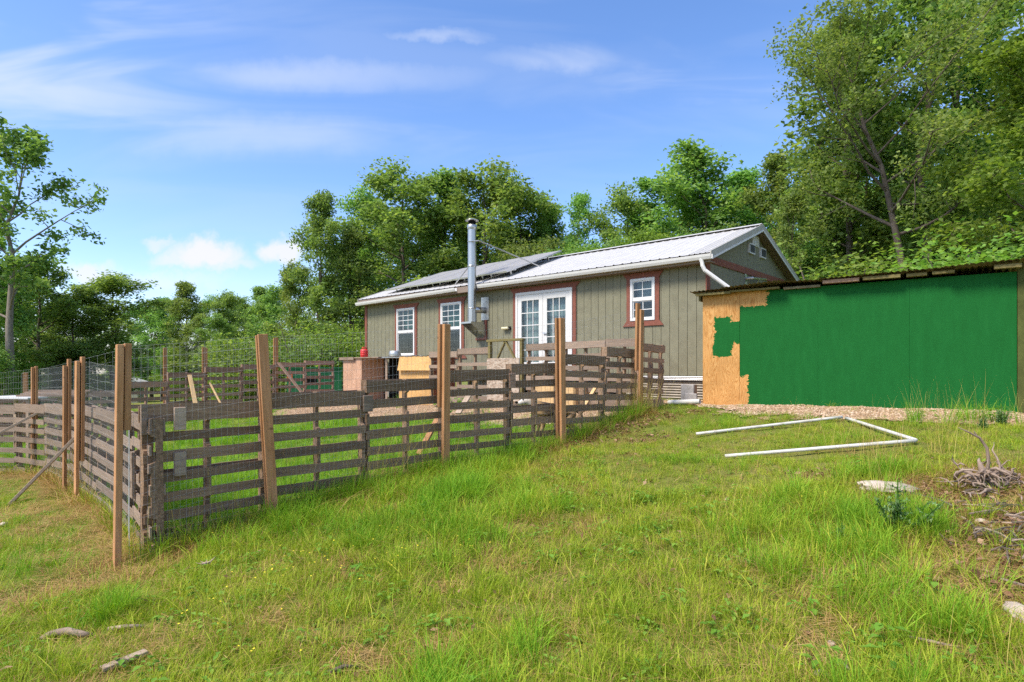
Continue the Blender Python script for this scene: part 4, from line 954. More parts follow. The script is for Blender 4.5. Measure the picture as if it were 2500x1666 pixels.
def build_dog():
    V = {'pelvis': ((.52, 0, .43), .10), 'loin': ((.32, 0, .42), .105), 'chest': ((.10, 0, .41), .13), 'neck': ((-.03, 0, .50), .085), 'skull': ((-.12, 0, .575), .078),
         'brow': ((-.18, 0, .565), .058), 'muzzle': ((-.245, 0, .54), .040), 'nose': ((-.285, 0, .535), .026), 'tail1': ((.63, 0, .44), .03), 'tail2': ((.74, 0, .34), .024), 'tail3': ((.78, 0, .22), .014)}
    Ed = [('pelvis', 'loin'), ('loin', 'chest'), ('chest', 'neck'), ('neck', 'skull'), ('skull', 'brow'), ('brow', 'muzzle'), ('muzzle', 'nose'), ('pelvis', 'tail1'), ('tail1', 'tail2'), ('tail2', 'tail3')]
    for s in (-1, 1):
        n = 'l' if s > 0 else 'r'
        for k, p, r in (('fs', (.07, s * .085, .33), .06), ('fe', (.09, s * .09, .22), .038), ('fw', (.06, s * .09, .10), .027), ('fp', (.035, s * .09, .022), .03),
                        ('hs', (.55, s * .085, .34), .075), ('hk', (.47, s * .095, .24), .05), ('hh', (.60, s * .09, .14), .028), ('hp', (.545, s * .09, .022), .03)): V[k + n] = (p, r)
        Ed += [('chest', 'fs' + n), ('fs' + n, 'fe' + n), ('fe' + n, 'fw' + n), ('fw' + n, 'fp' + n), ('pelvis', 'hs' + n), ('hs' + n, 'hk' + n), ('hk' + n, 'hh' + n), ('hh' + n, 'hp' + n)]
    ks = list(V); m = bpy.data.meshes.new('body'); m.from_pydata([V[k][0] for k in ks], [(ks.index(a), ks.index(b)) for a, b in Ed], [])
    mt, t, o_ = newmat('dog_coat'); v = N(t, 'ShaderNodeTexCoord').outputs['Object']; sx = N(t, 'ShaderNodeSeparateXYZ', ins={0: v})
    nz = noise(t, v, 5, 3); fur = noise(t, v, 60, 3)
    f = M2(t, 'ADD', M2(t, 'MULTIPLY', sx.outputs[0], 1.2), M2(t, 'MULTIPLY', nz, .6))
    c = ramp(t, f, [(.0, (.62, .58, .52)), (.18, (.60, .54, .46)), (.30, (.38, .25, .12)), (.52, (.045, .038, .035)), (.8, (.25, .17, .10))])
    principled(t, o_, c, .85, 0, .2, fur, .4, .004)
    g = G(1330, 1069); D = thing('dog', 'white-faced dog with tan and black coat standing behind the front fence', 'dog', (.36, 9.05, gz(.45, 9.1)), R(16))
    b = link(bpy.data.objects.new('body', m), D); m.materials.append(mt)
    sk = b.modifiers.new('skin', 'SKIN'); sk.use_smooth_shade = True
    for i, k in enumerate(ks): m.skin_vertices[0].data[i].radius = (V[k][1], V[k][1])
    m.skin_vertices[0].data[0].use_root = True
    sb = b.modifiers.new('sub', 'SUBSURF'); sb.levels = sb.render_levels = 2
    for s in (-1, 1):
        MB().add([(-.08, s * .03, .64), (-.12, s * .075, .62), (-.06, s * .085, .60), (-.075, s * .125, .53), (-.085, s * .07, .605)], [(0, 1, 3), (0, 3, 2), (4, 3, 1), (2, 3, 4), (0, 4, 1), (0, 2, 4)]).build('ear', plain('dog_ear', (.16, .09, .05), .9), D, smooth=True)
        m2 = MB(); m2.lathe([(0, -.012), (.010, -.006), (.012, 0), (.010, .006), (0, .012)], 8); m2.build('eye', MT['dark'], D, loc=(-.212, s * .036, .59))
    m2 = MB(); m2.lathe([(0, -.022), (.02, -.012), (.024, 0), (.018, .014), (0, .02)], 10); m2.build('nose_tip', MT['dark'], D, loc=(-.305, 0, .548))
build_dog()

# ------------------------------------------------------------------ far away, left of the cabin
def build_far():
    # cream building
    c = at(300, 968, 68); z = gz(c.x, c.y)
    Bd = thing('outbuilding', 'low cream building with white roof far behind the left fence', 'building', (c.x - 1.0, 68, z - .3), R(24))
    w_, l_, h = 4.6, 7.5, 2.5
    MB().prism([(-w_ / 2, 0), (w_ / 2, 0), (w_ / 2, h), (0, h + .85), (-w_ / 2, h)], 1, 0, l_).build('walls', MT['cream'], Bd)
    for s in (-1, 1): MB().prism([(0, h + .90), (s * (w_ / 2 + .3), h - .02), (s * (w_ / 2 + .3), h + .06), (0, h + .98)], 1, -.3, l_ + .3).build('roof', MT['metalroof'], Bd)
    MB().box((-1.6, -.03, .9), (-.8, 0, 1.9)).build('window', MT['solar'], Bd); MB().box((.2, -.03, 0), (1.15, 0, 2.05)).build('door', MT['white'], Bd)
    MB().box((w_ / 2, 2.2, 1.0), (w_ / 2 + .03, 3.4, 1.9)).build('window', MT['solar'], Bd)
    c = at(135, 972, 50); S = thing('far_shed', 'low dull green shed far behind the left fence', 'shed', (c.x, 50, gz(c.x, 50) - .2), R(15))
    MB().box((-1.5, 0, 0), (1.5, 2.5, 1.3)).build('walls', plain('dull_green', (.12, .17, .10), .8), S); MB().box((-1.7, -.2, 1.3), (1.7, 2.7, 1.38)).build('roof', MT['raketrim'], S)
    c = at(40, 955, 44); S = thing('low_lean_to', 'long low roof by the big trunk at the left edge', 'shelter', (c.x, 44, gz(c.x, 44) - .1), R(-4))
    MB().prism([(-.8, .95), (1.4, 1.25), (1.4, 1.32), (-.8, 1.02)], 0, -3.2, 1.8).build('roof', MT['cream'], S)
    for x in (-3, -1.4, .2, 1.6): MB().box((x, -.7, 0), (x + .1, -.6, .97)).build('post', MT['board_tan'], S)
    MB().box((-3.1, 1.2, 0), (1.7, 1.25, 1.2)).build('back_wall', plain('shelter_wall', (.15, .16, .10), .8), S)
    # white trailer
    c = at(572, 945, 52); T = thing('white_trailer', 'small white trailer parked beyond the back fence', 'trailer', (c.x, 52, gz(c.x, 52) - .05), R(8))
    MB().box((-1.3, 0, .55), (1.3, 1.6, 1.5)).build('body', MT['white'], T, bevel=.08)
    for x in (-.6, .6):
        m = MB(); m.tube([(x, -.05, .3), (x, .15, .3)], .3, 14); m.build('wheel', MT['dark'], T)
    MB().box((-.3, -.01, .95), (.4, .0, 1.3)).build('window', MT['solar'], T)
    c = at(625, 952, 46); T = thing('white_car', 'white car glimpsed through the back fence', 'car', (c.x, 46, gz(c.x, 46)), R(5))
    MB().prism([(-1.9, .35), (1.9, .35), (1.9, .75), (1.2, .85), (.7, 1.35), (-.8, 1.4), (-1.5, .9), (-1.9, .8)], 1, 0, 1.6).build('body', MT['white'], T, bevel=.06)
    MB().prism([(1.05, .88), (.66, 1.28), (-.72, 1.32), (-1.3, .92)], 1, -.012, 1.612).build('windows', MT['solar'], T)
    for x in (-1.2, 1.2):
        m = MB(); m.tube([(x, -.03, .32), (x, .18, .32)], .32, 14); m.build('wheel', MT['dark'], T)
    # green storage box behind the back fence
    c = at(775, 955, 23); K = thing('storage_bin', 'green board bin with dark openings beyond the back fence', 'bin', (c.x, 23, gz(c.x, 23)), R(20))
    MB().box((-1.1, 0, 0), (.9, 1.1, 1.15)).build('body', MT['greenbox'], K)
    MB().box((-.55, -.012, .55), (-.02, 0, .85)).build('opening', MT['dark'], K); MB().box((.45, -.012, .78), (.62, 0, .9)).build('notice', MT['white'], K)
    MB().box((-1.15, -.05, 1.15), (.95, 1.15, 1.2)).build('lid', MT['greenbox'], K)
    MB().box((-1.1, -.02, .75), (-.9, .0, 1.0)).build('flag', plain('orange_cloth', (.62, .13, .04), .8), K)
    # white board table at the left edge, pile of boards
    Tb = thing('work_table', 'white-topped table behind the left fence at the photo edge', 'table', (-9.4, 11.6, gz(-9.4, 11.6)), R(-10))
    MB().box((-.9, -.3, 1.17), (.35, .5, 1.20)).build('top', MT['white'], Tb)
    for x, y in ((-.8, -.25), (.25, -.25), (-.8, .4), (.25, .4)): MB().box((x, y, 0), (x + .06, y + .06, 1.17)).build('leg', MT['board_tan'], Tb)
    for k in range(4): tag(MB().box((-.6, -.09, 0), (.6, .09, .03)).build('stacked_board', MT['pallet_light'], None, loc=(-9.05 + .05 * k, 11.72 + .04 * k, gz(-9.4, 11.6) + 1.202 + .031 * k)), 'weathered board in the small stack on the white-topped table', 'board', 'stacked boards')
build_far()

# ------------------------------------------------------------------ trees
def tree_meshes(name, seed, Ht, r0, cb, cw, nl, leafn, leaf=.19, mats=('bark', 'leaf'), lean=(0, 0), low=.55, upang=(12, 62), clump=.34, nsec=6, ntw=4, flat=.65, bend=0.0):
    r = np.random.default_rng(seed); mb = MB(); tips = []
    n = 9; tp = []
    wig = r.normal(0, .012 * Ht, (n, 2)); wig[0] = 0
    for i in range(n):
        t = i / (n - 1); tp.append(Vector((lean[0] * Ht * t + bend * Ht * t * t + wig[i, 0] * t, lean[1] * Ht * t + wig[i, 1] * t, Ht * .96 * t)))
    rad = [max(.02, r0 * (1 - .9 * (i / (n - 1)) ** .9)) * (1.25 if i == 0 else 1) for i in range(n)]
    mb.tube(tp, rad, 8)
    def trunk(h):
        f = min(n - 1.001, h / (Ht * .96) * (n - 1)); i = int(f); return tp[i].lerp(tp[i + 1], f - i), rad[i] + (rad[i + 1] - rad[i]) * (f - i)
    az = r.uniform(0, 6.28)
    for i in range(nl):
        t = (i + r.uniform(.1, .9)) / nl; h = cb + (Ht * .95 - cb) * t; az += 2.4 + r.normal(0, .35)
        prof = (low + (1 - low) * t / .35) if t < .35 else math.sqrt(max(.03, 1 - ((t - .35) / .72) ** 2))
        L = cw * prof * r.uniform(.72, 1.12); el = R(upang[0] + (upang[1] - upang[0]) * t + r.normal(0, 7))
        p0, rr = trunk(h); d = Vector((math.cos(az) * math.cos(el), math.sin(az) * math.cos(el), math.sin(el)))
        pts = [p0]; k = 5
        for s in range(1, k + 1):
            d = (d + Vector((r.normal(0, .13), r.normal(0, .13), .06 + r.normal(0, .06)))).normalized(); pts.append(pts[-1] + d * (L / k))
        rb = min(rr * .62, .014 * L + .012); mb.tube(pts, [rb * (1 - .85 * s / k) for s in range(k + 1)], 5, cap=False)
        for j in range(nsec):
            f = .28 + .72 * (j + r.uniform(0, .8)) / nsec; f = min(f, .999) * k; q = int(f); b = pts[q].lerp(pts[min(q + 1, k)], f - q)
            dd = (pts[min(q + 1, k)] - pts[q]).normalized(); side = Vector((r.normal(), r.normal(), r.normal() * .6 + .15)).normalized()
            dd = (dd * .55 + side * .8).normalized(); l2 = L * r.uniform(.22, .42) * (1.15 - .4 * f / k)
            e1 = b + dd * l2 * .5; e2 = e1 + (dd + Vector((r.normal(0, .25), r.normal(0, .25), .12))).normalized() * l2 * .5
            mb.tube([b, e1, e2], [rb * .38, rb * .25, rb * .1], 4, cap=False)
            for u in range(ntw):
                c = b.lerp(e1, r.uniform(.5, 1)) if u == 0 else e1.lerp(e2, r.uniform(.1, 1.15))
                tips.append(c + Vector((r.normal(0, .16), r.normal(0, .16), r.normal(0, .10))) * (l2 * .5 + .2))
        tips.append(pts[-1])
    tips.append(tp[-1])
    T = np.array([tuple(p) for p in tips]); nt = len(T); per = max(4, leafn // nt)
    csz = clump * r.uniform(.6, 1.35, nt)
    ci = np.repeat(np.arange(nt), per); P = T[ci] + np.clip(r.normal(0, 1, (len(ci), 3)), -1.7, 1.7) * csz[ci][:, None] * np.array([1, 1, flat])
    m = len(P); up = r.normal(0, .55, (m, 3)) + np.array([0, 0, .75]); up /= np.linalg.norm(up, axis=1)[:, None]
    a = r.normal(0, 1, (m, 3)); a -= up * (a * up).sum(1)[:, None]; a /= np.linalg.norm(a, axis=1)[:, None]; b = np.cross(up, a)
    s = leaf * r.uniform(.55, 1.25, m)[:, None]; dr = np.array([0, 0, -1.0])
    V = np.stack([P - a * s * .55, P + b * s * .34 + up * s * .05, P + a * s * .6 + dr * s * .10, P - b * s * .34 + up * s * .05], 1).reshape(-1, 3)
    F = np.arange(4 * m).reshape(-1, 4)
    rnd = np.clip(.5 + .18 * r.normal(0, 1, m) + .20 * r.normal(0, 1, nt)[ci], 0, 1)
    cm = numesh('crown', V, F, MT[mats[1]], rnd)
    tm = mb.mesh('trunk'); tm.materials.append(MT[mats[0]]); tm.polygons.foreach_set('use_smooth', [True] * len(tm.polygons))
    return tm, cm, float(np.percentile(P[:, 2], 99.7))

def shrub_meshes(seed, Ht, wd, leafn, leaf=.11, mat='leaf_bright'):
    r = np.random.default_rng(seed); mb = MB(); tips = []
    for i in range(16):
        a = r.uniform(0, 6.28); rr = wd * .5 * math.sqrt(r.uniform(.05, 1)); h = Ht * math.sqrt(max(.1, 1 - (rr / (wd * .55)) ** 2)) * r.uniform(.6, 1.05)
        p = [Vector((rr * .2 * math.cos(a), rr * .2 * math.sin(a), 0)), Vector((rr * .6 * math.cos(a), rr * .6 * math.sin(a), h * .5)), Vector((rr * math.cos(a), rr * math.sin(a), h))]
        mb.tube(p, [.03, .02, .008], 4, cap=False)
        for k in range(9): f = r.uniform(.15, 1.05); tips.append(tuple(p[0].lerp(p[1], f * 2) if f < .5 else p[1].lerp(p[2], f * 2 - 1)))
    T = np.array(tips); nt = len(T); per = leafn // nt; ci = np.repeat(np.arange(nt), per)
    P = T[ci] + r.normal(0, .13 * wd, (len(ci), 3)) * np.array([1, 1, .6]); P[:, 2] = np.abs(P[:, 2]); m = len(P)
    up = r.normal(0, .5, (m, 3)) + np.array([0, 0, .8]); up /= np.linalg.norm(up, axis=1)[:, None]
    a = r.normal(0, 1, (m, 3)); a -= up * (a * up).sum(1)[:, None]; a /= np.linalg.norm(a, axis=1)[:, None]; b = np.cross(up, a); s = leaf * r.uniform(.6, 1.3, m)[:, None]
    V = np.stack([P - a * s * .55, P + b * s * .36, P + a * s * .6, P - b * s * .36], 1).reshape(-1, 3)
    cm = numesh('crown', V, np.arange(4 * m).reshape(-1, 4), MT[mat], np.clip(.5 + .18 * r.normal(0, 1, m) + .2 * r.normal(0, 1, nt)[ci], 0, 1))
    tm = mb.mesh('stem'); tm.materials.append(MT['bark']); return tm, cm, float(np.percentile(P[:, 2], 99))

TV = {'oak_a': tree_meshes('oak_a', 1, 13, .20, 2.6, 3.6, 18, 17000), 'oak_b': tree_meshes('oak_b', 2, 13, .18, 2.0, 3.2, 20, 17000, low=.7),
      'oak_c': tree_meshes('oak_c', 3, 13, .17, 3.4, 2.8, 17, 13000, low=.45, upang=(20, 68), clump=.30), 'open_a': tree_meshes('open_a', 4, 13, .16, 3.6, 3.0, 14, 7500, low=.5, upang=(22, 66), clump=.27, nsec=5),
      'dark_a': tree_meshes('dark_a', 5, 13, .20, 1.4, 3.4, 20, 18000, mats=('bark', 'leaf_dark'), low=.8), 'bright_a': tree_meshes('bright_a', 6, 13, .15, 1.6, 3.3, 19, 16000, mats=('bark', 'leaf_bright'), low=.75, flat=.4, clump=.42, upang=(5, 50))}
SV = {'bush_a': shrub_meshes(11, 2.6, 3.0, 9500, leaf=.075), 'bush_b': shrub_meshes(12, 2.2, 3.6, 5200, mat='leaf'), 'bush_c': shrub_meshes(13, 3.0, 2.6, 5200, mat='leaf_dark')}

SV['young_a'] = tree_meshes('young_a', 31, 6, .06, .5, 2.2, 17, 12000, leaf=.13, mats=('bark', 'leaf'), low=.8, upang=(8, 60), clump=.28, nsec=5)
SV['young_b'] = tree_meshes('young_b', 32, 6, .06, .4, 2.4, 18, 15000, leaf=.115, mats=('bark', 'leaf_bright'), low=.85, upang=(0, 50), clump=.34, nsec=5, flat=.4)
SV['young_c'] = tree_meshes('young_c', 33, 6, .06, .4, 2.3, 17, 12000, leaf=.13, mats=('bark', 'leaf_dark'), low=.85, upang=(5, 55), clump=.30, nsec=5)
def plant_tree(var, px, Y, top, label, group=None, dz=0.0, rz=None, wide=1.0, name='tree'):
    x = (px - 1250) / FPX * Y; z = gz(x, Y) - .15 + dz; tm, cm, Ht = TV[var]
    h = CZ + (HOR - top) / FPX * Y - z; s = h / Ht
    o = thing(name, label, 'tree', (x, Y, z), random.uniform(0, 6.28) if rz is None else rz, group); k = s * wide
    o.scale = (k, k, s)
    inst('trunk', tm, o); inst('crown', cm, o); return o
def plant_shrub(var, px, Y, top, label, group=None, wide=1.0):
    x = (px - 1250) / FPX * Y; z = gz(x, Y) - .05
    if CZ + (HOR - top) / FPX * Y - z > 3.4: var = {'bush_a': 'young_b', 'bush_b': 'young_a', 'bush_c': 'young_c'}[var]
    tm, cm, Ht = SV[var]; s = (CZ + (HOR - top) / FPX * Y - z) / Ht
    o = thing('shrub', label, 'shrub', (x, Y, z), random.uniform(0, 6.28), group); o.scale = (s * wide, s * wide, s)
    inst('stem', tm, o); inst('crown', cm, o); return o

# single trees of their own
TV['slender'] = tree_meshes('slender', 21, 15, .27, 5.6, 5.0, 15, 7600, leaf=.25, mats=('bark_pale', 'leaf_dark'), lean=(.012, 0), low=.9, upang=(18, 66), clump=.30, nsec=5, ntw=4)
plant_tree('slender', 22, 31, 262, 'tall slender tree with bare pale trunk and open crown at the left edge', rz=.6)
TV['leaning'] = tree_meshes('leaning', 23, 13.5, .20, 5.2, 5.6, 19, 18000, leaf=.14, mats=('bark', 'leaf'), lean=(-.03, .02), bend=-.17, low=.8, upang=(12, 55), clump=.30)
plant_tree('leaning', 2228, 18.5, -40, 'tall tree leaning left over the green shed, trunk bent', rz=0)
plant_tree('oak_c', 2262, 20.5, -190, 'tall straight tree right behind the leaning trunk', dz=0, rz=1.0, wide=.9)
plant_tree('oak_c', 2065, 23, 60, 'tall full-crowned tree left of the leaning trunk', rz=2.7, wide=1.15)
plant_tree('oak_b', 2335, 23, -120, 'dense tall tree above the right half of the green shed', rz=2.0)
plant_tree('bright_a', 2545, 15.5, 30, 'bright green tree whose branches hang in at the right edge', rz=.5, wide=1.15)
plant_tree('oak_a', 2440, 22, 120, 'tree filling the upper right corner behind the bright branches', rz=3.0)
plant_tree('oak_b', 2120, 27, 250, 'broad tree behind the leaning trunk, left of it', rz=4.0)
plant_tree('oak_a', 2010, 25, 318, 'rounded tree just right of the cabin gable', rz=5.2)
plant_tree('open_a', 1935, 22, 470, 'young tree with thin bare trunk close behind the gable', rz=2.2, wide=.8)
plant_tree('oak_c', 1900, 30, 372, 'tree rising directly behind the gable peak', rz=1.4)
plant_tree('open_a', 1725, 32, 348, 'open-crowned tree above the right end of the cabin roof', rz=.2, wide=1.45)
plant_tree('oak_a', 1628, 34, 412, 'tree above the white roof, left of the open-crowned one', rz=3.3, wide=1.35)
plant_tree('oak_c', 1810, 34, 415, 'tree between the open-crowned one and the gable peak', rz=1.1, wide=1.25)
plant_tree('oak_a', 1535, 35, 458, 'dark tree above the middle of the white roof', rz=.9, wide=1.15)
plant_tree('open_a', 1405, 36, 468, 'thin tree with scattered leaves in the gap above the roof', rz=4.4, wide=.8)
plant_tree('oak_c', 1345, 39, 500, 'tree right of the chimney stay, crown torn open', rz=2.6)
plant_tree('oak_b', 1270, 37, 445, 'tree just right of the chimney top', rz=1.9, wide=1.2)
plant_tree('oak_a', 1180, 36, 402, 'tall tree directly behind the chimney', rz=3.9, wide=1.3)
plant_tree('oak_c', 1090, 38, 425, 'tall tree left of the chimney', rz=5.0, wide=1.25)
plant_tree('oak_a', 985, 36, 398, 'broad tallest tree behind the solar panels', rz=.3, wide=1.3)
plant_tree('oak_b', 900, 40, 470, 'tree at the left shoulder of the tall group behind the cabin', rz=2.9)
plant_tree('oak_c', 782, 33, 470, 'pointed tree standing clear at the left of the tall group', rz=1.2, wide=.85)
plant_tree('dark_a', 855, 34, 560, 'dark tree between the pointed tree and the cabin corner', rz=4.1)
plant_tree('oak_b', 720, 40, 640, 'lower tree left of the pointed tree', rz=.7)
# wood edge on the left
plant_tree('oak_b', 272, 40, 668, 'rounded dark tree, a dome above the cream building', rz=.4, wide=1.75)
plant_tree('bright_a', -25, 37, 720, 'yellow-green tree around the foot of the slender trunk', rz=1.0, wide=1.1)
plant_tree('oak_b', -70, 32, 520, 'dense tree cut by the left edge', rz=2.0, wide=1.2)
plant_tree('oak_a', 95, 36, 628, 'tree behind the slender trunk, right of it', rz=3.0, wide=1.2)
plant_tree('oak_b', 180, 38, 705, 'tree between the slender trunk and the dark dome', rz=5.5, wide=1.3)
ORD = 'first second third fourth fifth sixth seventh eighth ninth tenth eleventh twelfth thirteenth fourteenth fifteenth'.split()
def ranks(rows, i): xs = sorted(r_[i] for r_ in rows); return [ORD[xs.index(r_[i])] for r_ in rows]
k = 0
rows = ((335, 82, 742, 'oak_b'), (395, 74, 728, 'oak_c'), (455, 70, 690, 'oak_c'), (510, 84, 722, 'oak_a'), (555, 76, 712, 'oak_b'), (600, 88, 730, 'oak_a'), (640, 72, 702, 'oak_c'), (690, 66, 690, 'oak_b'), (425, 92, 735, 'dark_a'), (575, 98, 735, 'dark_a'), (480, 60, 765, 'open_a'), (370, 90, 735, 'oak_a'), (660, 92, 715, 'dark_a'), (535, 58, 770, 'oak_b'))
for (px, Y, top, var), rk in zip(rows, ranks(rows, 0)):
    plant_tree(var, px, Y, top, rk + ' tree from the left in the far line of wood left of the cabin', 'far trees left of the cabin', rz=k * 1.7, wide=1.15); k += 1
rows = ((1830, 42, 470, 'dark_a'), (2060, 44, 420, 'dark_a'), (2200, 40, 330, 'dark_a'), (2330, 44, 380, 'dark_a'), (2450, 38, 330, 'dark_a'), (2560, 34, 300, 'dark_a'), (1960, 46, 460, 'oak_b'), (2640, 26, 180, 'oak_b'), (2400, 30, 420, 'dark_a'), (2160, 33, 470, 'dark_a'))
for (px, Y, top, var), rk in zip(rows, ranks(rows, 0)):
    plant_tree(var, px, Y, top, rk + ' tree from the left among the shaded ones behind the green shed', 'wood behind the green shed', rz=k * 1.7, wide=1.3); k += 1
rows = ((940, 48, 520, 'dark_a'), (1050, 50, 520, 'dark_a'), (1150, 48, 540, 'dark_a'), (1240, 50, 560, 'dark_a'), (820, 50, 600, 'dark_a'), (1570, 46, 540, 'dark_a'), (1680, 44, 520, 'dark_a'), (1320, 52, 590, 'dark_a'))
for (px, Y, top, var), rk in zip(rows, ranks(rows, 0)):
    plant_tree(var, px, Y, top, rk + ' tree from the left in the shaded second row behind the cabin', 'second row behind the cabin', rz=k * 1.7, wide=1.25); k += 1
rows = ((-30, 50, 640, 'dark_a'), (60, 52, 680, 'dark_a'), (150, 54, 720, 'dark_a'), (230, 56, 740, 'dark_a'))
for (px, Y, top, var), rk in zip(rows, ranks(rows, 0)):
    plant_tree(var, px, Y, top, rk + ' tree from the left in the shaded second row at the left edge', 'second row at the left', rz=k * 1.7, wide=1.3); k += 1
sh = (('bush_a', 428, 72, 850), ('bush_b', 480, 75, 858), ('bush_a', 545, 30, 830), ('bush_c', 600, 28, 845), ('bush_a', 650, 27, 822), ('bush_b', 705, 28, 838), ('bush_a', 755, 27, 800), ('bush_c', 805, 30, 790), ('bush_a', 850, 28, 805), ('bush_b', 455, 74, 866), ('bush_a', 360, 84, 872), ('bush_c', 520, 40, 840), ('bush_c', 690, 38, 810), ('bush_a', 590, 42, 830))
for v, rk in zip(sh, ranks(sh, 1)): plant_shrub(*v, rk + ' leafy shrub from the left in the thicket beyond the back fence', 'thicket beyond the back fence', 1.15)
rows = (('bush_a', 30, 33, 862), ('bush_c', 90, 36, 850), ('bush_a', 150, 38, 846), ('bush_c', 195, 37, 838), ('bush_b', 290, 86, 868), ('bush_c', -20, 30, 850))
for v, rk in zip(rows, ranks(rows, 1)): plant_shrub(*v, rk + ' shrub from the left under the trees at the left edge', 'undergrowth at the left', 1.3)
rows = (('bush_a', 2070, 17, 655), ('bush_a', 2150, 17, 650), ('bush_a', 2330, 15, 640), ('bush_a', 2410, 15, 622), ('bush_c', 1940, 23, 600), ('bush_c', 2065, 26, 560), ('bush_c', 2180, 30, 540), ('bush_c', 2310, 30, 540), ('bush_c', 2420, 28, 520), ('bush_c', 1900, 28, 570), ('bush_a', 2505, 13, 590), ('bush_c', 2250, 34, 520), ('bush_c', 2120, 34, 520))
for v, rk in zip(rows, ranks(rows, 1)): plant_shrub(*v, rk + ' leafy shrub from the left rising behind the green shed roof', 'undergrowth behind the green shed', 1.25)
rows = (('bush_b', 1360, 27, 610), ('bush_a', 1450, 27, 605), ('bush_b', 1520, 26, 580), ('bush_a', 1580, 25, 570), ('bush_b', 1660, 25, 575), ('bush_c', 1740, 24, 560), ('bush_b', 1410, 30, 590), ('bush_c', 1300, 30, 590))
for v, rk in zip(rows, ranks(rows, 1)): plant_shrub(*v, rk + ' shrub from the left showing just above the white roof', 'shrubs behind the cabin roof', 1.1)

# ------------------------------------------------------------------ grass, litter and small things on the ground
def blades(seed, n, h0, h1, spread, lean, width, seg=3, flat=0.0):
    r = np.random.default_rng(seed); V = []; F = []; A = []
    for i in range(n):
        a = r.uniform(0, 6.28); rr = spread * math.sqrt(r.uniform(0, 1)); b = np.array([rr * math.cos(a), rr * math.sin(a), 0])
        h = r.uniform(h0, h1); da = a + r.normal(0, .9); ln = abs(r.normal(lean, lean * .6)) + .04; dx = np.array([math.cos(da), math.sin(da), 0]); sw = np.array([-math.sin(da + r.normal(0, .6)), math.cos(da), 0])
        w_ = width * r.uniform(.6, 1.2); n0 = len(V)
        for k in range(seg):
            t = k / seg; c = b + dx * (h * ln * t ** 1.7) + np.array([0, 0, h * (t - .28 * ln * t * t)]) * (1 - flat)
            V += [c - sw * w_ * (1 - t * .75) / 2, c + sw * w_ * (1 - t * .75) / 2]
        t = 1.0; V.append(b + dx * (h * ln) + np.array([0, 0, h * (1 - .28 * ln - .1 * ln * ln)]) * (1 - flat))
        for k in range(seg - 1): F.append((n0 + 2 * k, n0 + 2 * k + 1, n0 + 2 * k + 3, n0 + 2 * k + 2))
        F.append((n0 + 2 * seg - 2, n0 + 2 * seg - 1, n0 + 2 * seg, n0 + 2 * seg)); A += [r.uniform(0, 1)] * seg
    return V, F, A
def clump_obj(name, V, F, A, mat):
    m = bpy.data.meshes.new(name); m.from_pydata([tuple(map(float, v)) for v in V], [], [f[:3] if len(set(f)) == 3 else f for f in F]); m.materials.append(mat)
    a = m.attributes.new('rnd', 'FLOAT', 'FACE'); a.data.foreach_set('value', np.asarray(A, np.float32)); return bpy.data.objects.new(name, m)

def leafy(seed, n, h, size, spread):
    r = np.random.default_rng(seed); V = []; F = []; A = []
    for i in range(n):
        a = r.uniform(0, 6.28); rr = spread * math.sqrt(r.uniform(0, 1)); p = np.array([rr * math.cos(a), rr * math.sin(a), h * r.uniform(.3, 1)]); s = size * r.uniform(.6, 1.3)
        d = np.array([math.cos(a + r.normal(0, .5)), math.sin(a), r.normal(0, .25)]); d /= np.linalg.norm(d); q = np.cross(d, [0, 0, 1]); q /= np.linalg.norm(q); n0 = len(V)
        V += [p, p + d * s * .5 + q * s * .3 + [0, 0, s * .08], p + d * s - [0, 0, s * .15], p + d * s * .5 - q * s * .3 + [0, 0, s * .08]]; F.append((n0, n0 + 1, n0 + 2, n0 + 3)); A.append(r.uniform(0, 1))
    return V, F, A

def library(specs):
    out = []; mats = []
    for fn, args, mat in specs:
        V, F, A = fn(*args); T = []; RA = []
        for f, r_ in zip(F, A):
            f = list(dict.fromkeys(f)); T.append(f[:3]); RA.append(r_)
            if len(f) == 4: T.append([f[0], f[2], f[3]]); RA.append(r_)
        if mat not in mats: mats.append(mat)
        out.append((np.array(V, np.float32), np.array(T, np.int32), np.array(RA, np.float32), mats.index(mat)))
    return out, mats

def scatter(name, lib, P, idx, scl, label, cat, tilt=.15):
    """many clumps placed on the terrain, joined into one mesh of blades"""
    clumps, mats = lib; r = np.random.default_rng(len(P)); VV = []; FF = []; AA = []; MI = []; base = 0
    for k, (V, T, RA, mi) in enumerate(clumps):
        w_ = np.where(idx == k)[0]; n = len(w_)
        if not n: continue
        az = r.uniform(0, 6.28, n); ca, sa = np.cos(az), np.sin(az); tx, ty = r.normal(0, tilt, n), r.normal(0, tilt, n); s_ = scl[w_]
        x = V[None, :, 0] * ca[:, None] - V[None, :, 1] * sa[:, None]; y = V[None, :, 0] * sa[:, None] + V[None, :, 1] * ca[:, None]; z = np.broadcast_to(V[None, :, 2], x.shape)
        p = np.stack([x + z * tx[:, None], y + z * ty[:, None], z], 2) * s_[:, None, None] + P[w_][:, None, :]
        VV.append(p.reshape(-1, 3).astype(np.float32)); FF.append((T[None] + (base + np.arange(n) * len(V))[:, None, None]).reshape(-1, 3).astype(np.int32)); base += n * len(V)
        AA.append((RA[None] * .58 + r.uniform(0, 1, n)[:, None] * .42).ravel()); MI.append(np.full(n * len(T), mi, np.int32))
    m = numesh(name, np.concatenate(VV), np.concatenate(FF), None, np.concatenate(AA))
    for q in mats: m.materials.append(MT[q])
    m.polygons.foreach_set('material_index', np.concatenate(MI))
    return tag(link(bpy.data.objects.new(name, m)), label, cat, kind='stuff')

